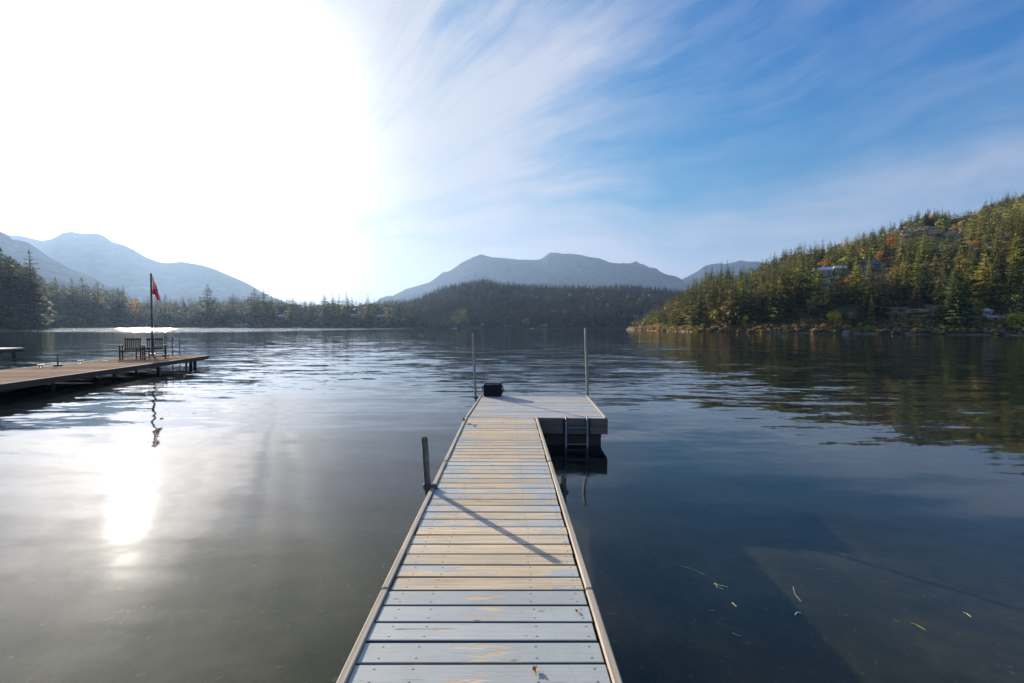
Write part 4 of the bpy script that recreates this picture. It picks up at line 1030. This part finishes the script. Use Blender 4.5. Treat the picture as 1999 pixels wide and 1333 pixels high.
for y in (.55, 1.9):
    q = MB(); q.box((PW/2-.02, y, .02), (PW-.26, .95, .44), bev=.05); q.build('float', M['float'], plat)
q = MB(); q.box((PW/2+.05, .09, .16), (PW-.28, .05, .05)); q.box((PW/2+.05, .06, .02), (PW-.30, .04, .34)); q.build('float_frame', M['under'], plat)
lad = empty('ladder', (1.73, -.085, 0), 0); lad.parent = plat
for x in (0, .36):
    q = MB(); q.smooth = True
    q.tube((x, 0, -.75), (x, 0, DZ-.03), .017, .017, 12); q.path([(x, 0, DZ-.03), (x, .018, DZ+.004), (x, .05, DZ+.016), (x, .10, DZ+.014)], .015, 10)
    q.build('rail', M['alu'], lad)
    q = MB(); q.box((x-.035 if x == 0 else x+.035, .030, DZ-.13), (.026, .03, .25)); q.build('bracket', M['rubber'], lad)
for z in (-.50, -.22, .05, .33):
    q = MB(); q.box((.18, 0, z), (.33, .045, .022), bev=.006); q.build('rung', M['alu'], lad)

# pipe posts and poles
def pipe(name, base, top, rad, mat_, label, cat, group=None, hollow=True, bracket=None):
    base = Vector(base); top = Vector(top); e = empty(name, base, 0, label, cat, group)
    v = top-base; q = MB(); q.smooth = False
    d = v.normalized(); low = -d*(1.6)
    n = 20
    q.tube(low, v, rad, rad, n, cap=False)
    qt = v.to_track_quat('Z', 'Y'); vs = []
    ri = rad*.84
    for (rr, zz) in ((rad, 0), (ri, 0), (ri, -.25)):
        for k in range(n): a = 2*math.pi*k/n; vs.append(v+qt @ Vector((math.cos(a)*rr, math.sin(a)*rr, zz)))
    fs = [(k, (k+1) % n, n+(k+1) % n, n+k) for k in range(n)]+[(n+k, n+(k+1) % n, 2*n+(k+1) % n, 2*n+k) for k in range(n)]+[tuple(2*n+k for k in range(n))]
    q.add(vs, fs); o = q.build('pipe', mat_, e)
    me = o.data; me.polygons.foreach_set('use_smooth', [p_.area > 0 and i < n for i, p_ in enumerate(me.polygons)])
    if bracket:
        q = MB(); q.box(bracket-base, (.07+rad*2, .045, .05), bev=.004); q.build('bracket', M['steel'], e)
    return e
pipe('pipe_post', (-.768, 4.33, DZ-.05), (-.798, 4.31, DZ+.495), .031, M['steel'], 'stubby galvanised pipe post leaning left beside the dock, throwing a long shadow', 'post', bracket=Vector((-.745, 4.33, DZ+.02)))
pipe('pipe_post', (.548, 4.46, DZ-.15), (.545, 4.46, DZ+.075), .032, M['steel'], 'short pipe end just rising above the right side rail of the dock', 'post', bracket=Vector((.53, 4.46, DZ-.08)))
lp0 = W(928.5, 776, 10.35); lp1 = W(923.5, 650, 10.35)
pipe('steel_pole', lp0, lp1, .025, M['pole'], 'thin tall steel pole at the far left corner of the platform beside the bag', 'pole', bracket=lp0+Vector((.03, -.02, .0)))
rp0 = W(1147, 779, 10.22); rp1 = W(1143, 640, 10.22)
pipe('steel_pole', rp0, rp1, .030, M['pole'], 'taller steel pole at the far right corner of the platform', 'pole', bracket=rp0+Vector((-.03, -.02, .0)))

def cleat(p, rz, s, label, group=None):
    e = empty('dock_cleat', p, rz, label, 'cleat', group)
    q = MB(); q.box((0, 0, .008), (.10*s, .04*s, .016)); q.tube((-.03*s, 0, .01), (-.03*s, 0, .045*s), .008*s, .008*s, 8); q.tube((.03*s, 0, .01), (.03*s, 0, .045*s), .008*s, .008*s, 8); q.build('base', M['steel'], e)
    q = MB(); q.tube((-.09*s, 0, .052*s), (.09*s, 0, .052*s), .010*s, .010*s, 8); q.build('horn', M['steel'], e)
    return e
cleat((XL+.02, 7.35, DZ+.037), R(90), 1.0, 'small metal cleat on the left side rail close to the platform')

# bag
bp = Vector((G(962, 773.5, DZ).x, 10.12, DZ))
bag = empty('cooler_bag', bp+Vector((0, .10, 0)), R(-4), 'dark square-sided cooler bag standing near the left pole on the platform', 'bag')
def soft_box(sx, sy, sz, seed, amp=.012, n=12):
    vs = []; fs = []; b = MB()
    import itertools
    idx = {}
    def vert(u, v, w_):
        key = (u, v, w_)
        if key in idx: return idx[key]
        x, y, z = (2*u/n-1), (2*v/n-1), (2*w_/n-1)
        # rounded box
        rr = .22; q = Vector((x, y, z)); c = Vector(tuple(max(-1+rr, min(1-rr, a)) for a in q)); d = q-c
        if d.length > 1e-6: q = c+d.normalized()*min(d.length, rr)
        nn = mnoise.noise(q*2.3+Vector((seed, 0, 0)))*amp+mnoise.noise(q*6+Vector((seed, 3, 0)))*amp*.4
        s_ = Vector((q.x*sx/2, q.y*sy/2, (q.z+1)*sz/2)); dirn = Vector((q.x, q.y, q.z*.5)).normalized()
        if q.z > -.9: s_ += dirn*nn
        idx[key] = len(vs); vs.append(s_); return idx[key]
    for a in range(n):
        for c in range(n):
            for f in ((lambda p, q: (p, q, 0)), (lambda p, q: (p, q, n)), (lambda p, q: (p, 0, q)), (lambda p, q: (p, n, q)), (lambda p, q: (0, p, q)), (lambda p, q: (n, p, q))):
                fs.append(tuple(vert(*f(*t_)) for t_ in ((a, c), (a+1, c), (a+1, c+1), (a, c+1))))
    b.add(vs, fs); return b
soft_box(.40, .25, .285, 4).build('body', M['bag'], bag, True)
soft_box(.385, .235, .05, 9, .006).build('lid', M['bagtop'], bag, True).location = (0, 0, .262)
q = MB(); q.path([(-.15, -.122, .268), (-.02, -.126, .272), (.02, -.127, .280)], .006, 6); q.path([(.03, -.127, .282), (.15, -.122, .270)], .005, 6); q.build('zipper', M['zip'], bag)
q = MB(); q.path([(.19, -.03, .25), (.225, -.03, .20), (.245, -.02, .13), (.22, 0, .10)], .010, 6); q.path([(.235, -.03, .16), (.21, -.04, .05)], .007, 6); q.build('strap', M['bag'], bag)
q = MB(); q.path([(-.19, 0, .24), (-.235, 0, .20), (-.235, 0, .13), (-.195, 0, .09)], .012, 6); q.build('handle', M['bag'], bag)

# fallen leaves
def dry_leaf(p, s, seed, label):
    rr = random.Random(seed); b = MB(); n = 22
    rim = []; 
    for k in range(n):
        a = 2*math.pi*k/n; lobe = .62+.38*abs(math.cos(a*2.5))**.7
        x, y = math.cos(a)*lobe*s, math.sin(a)*lobe*s*.8
        rim.append((x, y, .006+s*.55*(abs(y)/s)**1.4*(1 if y > 0 else .5)+s*.12*rr.random()))
    b.add([(0, 0, .004)]+rim+[(x, y, z+.0012) for x, y, z in [(0, 0, .004)]+rim], [(0, 1+k, 1+(k+1) % n) for k in range(n)]+[(n+1, n+2+(k+1) % n, n+2+k) for k in range(n)])
    b.tube((s*.6, 0, .008), (s*1.5, -s*.2, .004), .0012, .0008, 5)
    o = b.build('dry_leaf', M['dryleaf']); o.location = p; o.rotation_euler = (0, 0, rr.uniform(0, 6.28))
    return tag(o, label, 'leaf', 'fallen leaves on the dock')
v = G(1046, 1310, DZ); dry_leaf(v+Vector((0, 0, .001)), .021, 3, 'curled brown maple leaf lying across a plank gap nearest the viewer')
v = G(1126, 1195, DZ); dry_leaf(v+Vector((0, 0, .001)), .013, 8, 'tiny dark leaf scrap near the right side rail')

# floating reeds and leaves
def reed(pts, rad, mat_, label):
    P = [G(x, y, .004) for x, y in pts]; o0 = P[0].copy(); b = MB()
    P = [p-o0 for p in P]
    for k in range(len(P)-1):
        b.tube(P[k], P[k+1], rad*(1-k/len(P)*.5), rad*(1-(k+1)/len(P)*.5), 5)
    o = b.build('floating_reed', mat_); o.location = o0
    return tag(o, label, 'reed')
reed([(1329, 1105), (1345, 1109), (1360, 1115), (1375, 1122)], .0035, M['reed'], 'long pale reed stem floating nearest the dock on the right')
reed([(1393, 1140), (1405, 1143), (1421, 1146)], .0045, M['reed'], 'short crooked reed piece floating right of the long pale stem')
reed([(1396, 1138), (1400, 1146), (1412, 1150)], .0030, M['reed'], 'bent reed fragment crossing the short crooked piece')
reed([(1429, 1176), (1438, 1184)], .0035, M['reed'], 'tiny straw bit floating below the crooked reed piece')
reed([(1548, 1145), (1552, 1160), (1564, 1174)], .0018, M['reed'], 'hair-thin curved stalk floating above the pale scraps')
reed([(1552, 1200), (1556, 1195), (1563, 1196)], .0045, M['boatw'], 'small white leaf scrap floating below the curved stalk')
reed([(1779, 1216), (1790, 1220), (1806, 1229)], .0035, M['reedgreen'], 'yellow-green reed blade floating far right')
reed([(1880, 1195), (1888, 1198), (1896, 1204)], .0035, M['reed'], 'pale reed bit floating furthest to the right')
reed([(1384, 1192), (1394, 1191)], .003, M['reed'], 'faint straw floating left of the white leaf scrap')
reed([(1430, 1235), (1440, 1240), (1448, 1242)], .003, M['reed'], 'brown straw floating closest to the viewer on the right')

# ------------------------------------------------------------------ neighbour's dock on the left
A = G(0, 752, .45); A.z = 0
nA = Vector((-13.6, 12.2, 0)); nB = Vector((-16.0, 24.3, 0)); fB = Vector((-19.5, 26.0, 0)); fA = Vector((-17.6, 15.7, 0))
u = (nB-nA).normalized(); vperp = Vector((-u.y, u.x, 0))    # along, and away to the left
org = nA-u*14
ld = empty('lake_dock', org, math.atan2(u.y, u.x)-math.pi/2, 'broad brown plank dock on the left carrying two chairs and a flagpole', 'dock')
# local frame: +y along, -x away from the viewer
Lth = (nB-org).length; WD = 3.35; DZ2 = .45
b = MB(); k = 0; y = .07
while y < Lth+1.6:
    x1 = 0.0; x0 = -WD
    if y > Lth: x1 = -(y-Lth)/1.6*WD*.95
    if x1-x0 > .15:
        rd = r2.random()
        b.box(((x0+x1)/2, y, DZ2-.02), (x1-x0, .132, .04), at={'rnd': rd, 'wear': .5+r2.uniform(-.3, .3), 'cy': -99.0}, rz=r2.uniform(-.001, .001))
    y += .142
b.build('deck', M['dock_wood'], ld)
q = MB(); q.box((.022, Lth/2, DZ2-.095), (.040, Lth, .19)); q.build('fascia', M['dark_timber'], ld)
q = MB(); q.box((-WD-.022, Lth/2+.8, DZ2-.095), (.040, Lth+1.6, .19)); q.build('fascia', M['dark_timber'], ld)
q = MB(); ang = math.atan2(1.6, -WD); q.box((-WD/2, Lth+.83, DZ2-.095), (math.hypot(WD, 1.6), .040, .19), rz=ang); q.build('fascia', M['dark_timber'], ld)
q = MB()
for x in (-.6, -1.7, -2.8): q.box((x, Lth/2, DZ2-.14), (.05, Lth-.4, .18))
q.build('joists', M['under'], ld)
for y in np.arange(1.5, Lth, 3.0):
    for x in (-.45, -WD+.45):
        q = MB(); q.tube((x, y, -2.5), (x, y, DZ2-.1), .06, .06, 8); q.build('pile', M['under'], ld)
for (x, y) in ((-.20, Lth-1.0), (-.55, Lth-.7), (-.9, Lth-.3)):
    q = MB(); q.tube((x, y, -2.5), (x, y, DZ2-.1), .045 if x < -.3 else .08, .045 if x < -.3 else .08, 8); q.build('pile', M['under'], ld)

def on_dock(px, py): return G(px, py, DZ2)
def armchair(loc, rz, label):
    e = empty('garden_armchair', loc, rz, label, 'chair', 'wooden armchairs on the left dock')
    W_ = .76
    q = MB()
    for k in range(6): q.box((0, -.24+k*.092, .41-k*.008), (W_-.08, .072, .022))
    q.build('seat', M['teak'], e)
    q = MB()
    q.box((0, -.27, .385), (W_-.06, .025, .07)); q.build('seat_rail', M['teak'], e)
    q = MB(); tl = R(-14)
    def bk(x, h, wx, hx, zc): q.box((x, .27+(zc-.42)*.25, zc), (wx, .022, hx), rx=tl)
    bk(0, 0, W_-.12, .07, .93); bk(0, 0, W_-.12, .06, .46)
    for k in range(8): bk((k-3.5)*.078, 0, .046, .44, .69)
    q.build('backrest', M['teak'], e)
    for sx in (-1, 1):
        q = MB(); q.box((sx*(W_/2+.01), .02, .645), (.095, .64, .026), bev=.006); q.build('armrest', M['teak'], e)
        q = MB(); q.box((sx*(W_/2), -.26, .315), (.05, .065, .63)); q.build('leg', M['teak'], e)
        q = MB(); q.box((sx*(W_/2), .28, .315), (.05, .055, .63)); q.build('leg', M['teak'], e)
        q = MB(); q.box((sx*(W_/2), .01, .11), (.028, .50, .04)); q.box((sx*(W_/2), .01, .385), (.026, .50, .06)); q.build('side_stretcher', M['teak'], e)
    q = MB(); q.box((0, -.22, .11), (W_-.04, .028, .04)); q.build('front_stretcher', M['teak'], e)
    return e
ch1 = armchair(on_dock(257, 700.5), R(30), 'left one of the two slatted wooden armchairs on the left dock')
ch2 = copy_tree(ch1); ch2.location = on_dock(303, 700.5); ch2.rotation_euler = (0, 0, R(38)); ch2['label'] = 'right one of the two slatted wooden armchairs, in front of the flagpole'
tb = empty('side_table', on_dock(279, 699), R(10), 'small slatted wooden table between the two armchairs', 'table')
q = MB()
for k in range(5): q.box((0, -.17+k*.085, .50), (.42, .07, .022))
q.build('table_top', M['teak'], tb)
for sx in (-1, 1):
    for sy in (-1, 1):
        q = MB(); q.box((sx*.18, sy*.17, .245), (.04, .04, .49)); q.build('leg', M['teak'], tb)
q = MB(); q.box((0, -.17, .45), (.34, .02, .06)); q.box((0, .17, .45), (.34, .02, .06)); q.build('apron', M['teak'], tb)

# flagpole and flag
fp = G(298, 693.5, DZ2)
fpo = empty('flagpole', fp, 0, 'tall grey pole standing behind the right armchair on the left dock', 'flagpole')
top = W(297, 535, fp.y); HP = top.z-fp.z
q = MB(); q.smooth = True; q.tube((0, 0, 0), (0, 0, HP), .060, .042, 12); q.build('pole', M['steel'], fpo)
q = MB(); q.tube((0, 0, 0), (0, 0, .10), .12, .11, 12); q.build('base', M['steel'], fpo)
q = MB(); q.tube((0, 0, HP), (0, 0, HP+.05), .055, .03, 12); q.build('finial', M['steel'], fpo)
q = MB(); q.path([(.065, 0, HP-.1), (.07, -.01, HP-2), (.065, 0, 1.0)], .008, 5); q.build('halyard', M['flagw'], fpo)
LEAF = [(0, .5), (.08, .34), (.17, .38), (.13, .12), (.25, .23), (.29, .15), (.45, .18), (.40, .06), (.48, 0), (.22, -.18), (.25, -.28), (.02, -.24), (.02, -.46), (-.02, -.46), (-.02, -.24), (-.25, -.28), (-.22, -.18), (-.48, 0), (-.40, .06), (-.45, .18), (-.29, .15), (-.25, .23), (-.13, .12), (-.17, .38), (-.08, .34)]
def in_leaf(x, y):
    c = False; n = len(LEAF)
    for i in range(n):
        x1, y1 = LEAF[i]; x2, y2 = LEAF[(i+1) % n]
        if (y1 > y) != (y2 > y) and x < (x2-x1)*(y-y1)/(y2-y1)+x1: c = not c
    return c
NU, NV = 72, 36; HH = .95
vs = []; 
for j in range(NV+1):
    v_ = j/NV
    for i in range(NU+1):
        u_ = i/NU
        # limp cloth: bunched in folds and sagging along the pole
        sag = .74*u_**1.05
        xx = .065+(.42*math.sin(min(1, u_*1.05)*math.pi*.62))*(0.30+.70*v_**.8)*(1-.35*u_**3)
        yy = .05*math.sin(u_*17+v_*2.2)*(.3+u_*.7)+.03*math.sin(u_*31+v_*4)
        xx += .030*math.cos(u_*17+v_*1.3)*u_
        zz = HP-.10-v_*HH*(1-.22*u_)-sag*(1-.15*v_)
        vs.append((xx, yy, zz))
fs = []; mi = []
for j in range(NV):
    for i in range(NU):
        fs.append((j*(NU+1)+i, j*(NU+1)+i+1, (j+1)*(NU+1)+i+1, (j+1)*(NU+1)+i))
        u_ = (i+.5)/NU; v_ = (j+.5)/NV
        mi.append(0 if (u_ < .25 or u_ > .75 or in_leaf((u_-.5)*2/.72, (.5-v_)/.72)) else 1)
q = MB(); q.add(vs, fs); fl = q.build('flag', [M['red'], M['flagw']], None, True); fl.data.polygons.foreach_set('material_index', mi)
so = fl.modifiers.new('thick', 'SOLIDIFY'); so.thickness = .003
fl.location = fp; tag(fl, 'limp red and white flag with a red leaf hanging from the flagpole', 'flag')

# dock ladder, mooring pipes, cleats on the left dock
p0 = G(337, 694.5, DZ2); p1 = G(351, 693.5, DZ2)
le = empty('dock_ladder', p0, 0, 'metal ladder rails with rungs standing up at the end of the left dock', 'ladder')
dv = p1-p0
for k, o_ in enumerate((Vector((0, 0, 0)), dv)):
    q = MB(); q.smooth = True; q.tube(o_+Vector((0, 0, -1.3)), o_+Vector((0, 0, .95+.10*k)), .022, .022, 8); q.build('rail', M['steel'], le)
for z in (-.9, -.6, -.3, .3, .6, .85):
    q = MB(); q.tube(Vector((0, 0, z)), dv+Vector((0, 0, z)), .012, .012, 6); q.build('rung', M['steel'], le)
def thin_pipe(px, py, top, rad, label):
    p = G(px, py, DZ2); h = W(px, top, p.y).z-p.z
    e = empty('mooring_pipe', p, 0, label, 'post', 'mooring pipes on the left dock')
    q = MB(); q.smooth = True; q.tube((0, 0, 0), (0, 0, h), rad, rad, 8); q.build('pipe', M['steel'], e)
    q = MB(); q.box((0, 0, .03), (.22, .16, .06), bev=.01); q.build('base', M['rubber'], e)
thin_pipe(321.5, 694, 656, .022, 'left one of two thin pipes right of the armchairs')
thin_pipe(325, 694.5, 654, .018, 'right one of two thin pipes right of the armchairs')
thin_pipe(113, 714.5, 689, .026, 'short thin pipe with a dark base on the far edge of the left dock')
for px, py in ((80, 717.5), (157, 709), (206, 704.5)):
    cleat(G(px, py, DZ2), R(100), 2.0, {80: 'cleat on the left dock edge left of the short pipe', 157: 'cleat on the left dock edge right of the short pipe', 206: 'cleat on the left dock edge closest to the left armchair'}[px], 'cleats on the left dock')

# second small dock at the left frame edge
tp = G(20, 680, .50)
e = empty('lake_dock', (tp.x, tp.y, 0), R(6), 'pale end of another dock at the left frame edge beyond the brown one', 'dock')
q = MB(); q.box((-4.0, 0, .46), (8.0, 1.9, .09)); q.build('deck', M['beige'], e)
q = MB(); q.box((-4.0, -.96, .32), (8.0, .04, .17)); q.box((.02, 0, .32), (.04, 1.9, .17)); q.build('fascia', M['dark_timber'], e)
for x in (-.4, -3.5, -6.8):
    for y in (-.7, .7):
        q = MB(); q.tube((x, y, -2.5), (x, y, .4), .09, .09, 8); q.build('pile', M['under'], e)

# ------------------------------------------------------------------ haze
HZ = MB(); HZ.box((0, 3800, 478), (19000, 9000, 974))
m, t = mat('haze_air')
pv = t.n('ShaderNodeVolumePrincipled', ins={'Color': (0.44, 0.65, 0.97, 1), 'Density': 0.95e-4, 'Anisotropy': 0.42})
t.link(pv.outputs[0], t.n('ShaderNodeOutputMaterial').inputs['Volume'])
hz = HZ.build('haze', m); tag(hz, kind='stuff')
print('trees single', cnt, 'mass', {k: len(v) for k, v in mass.items()})
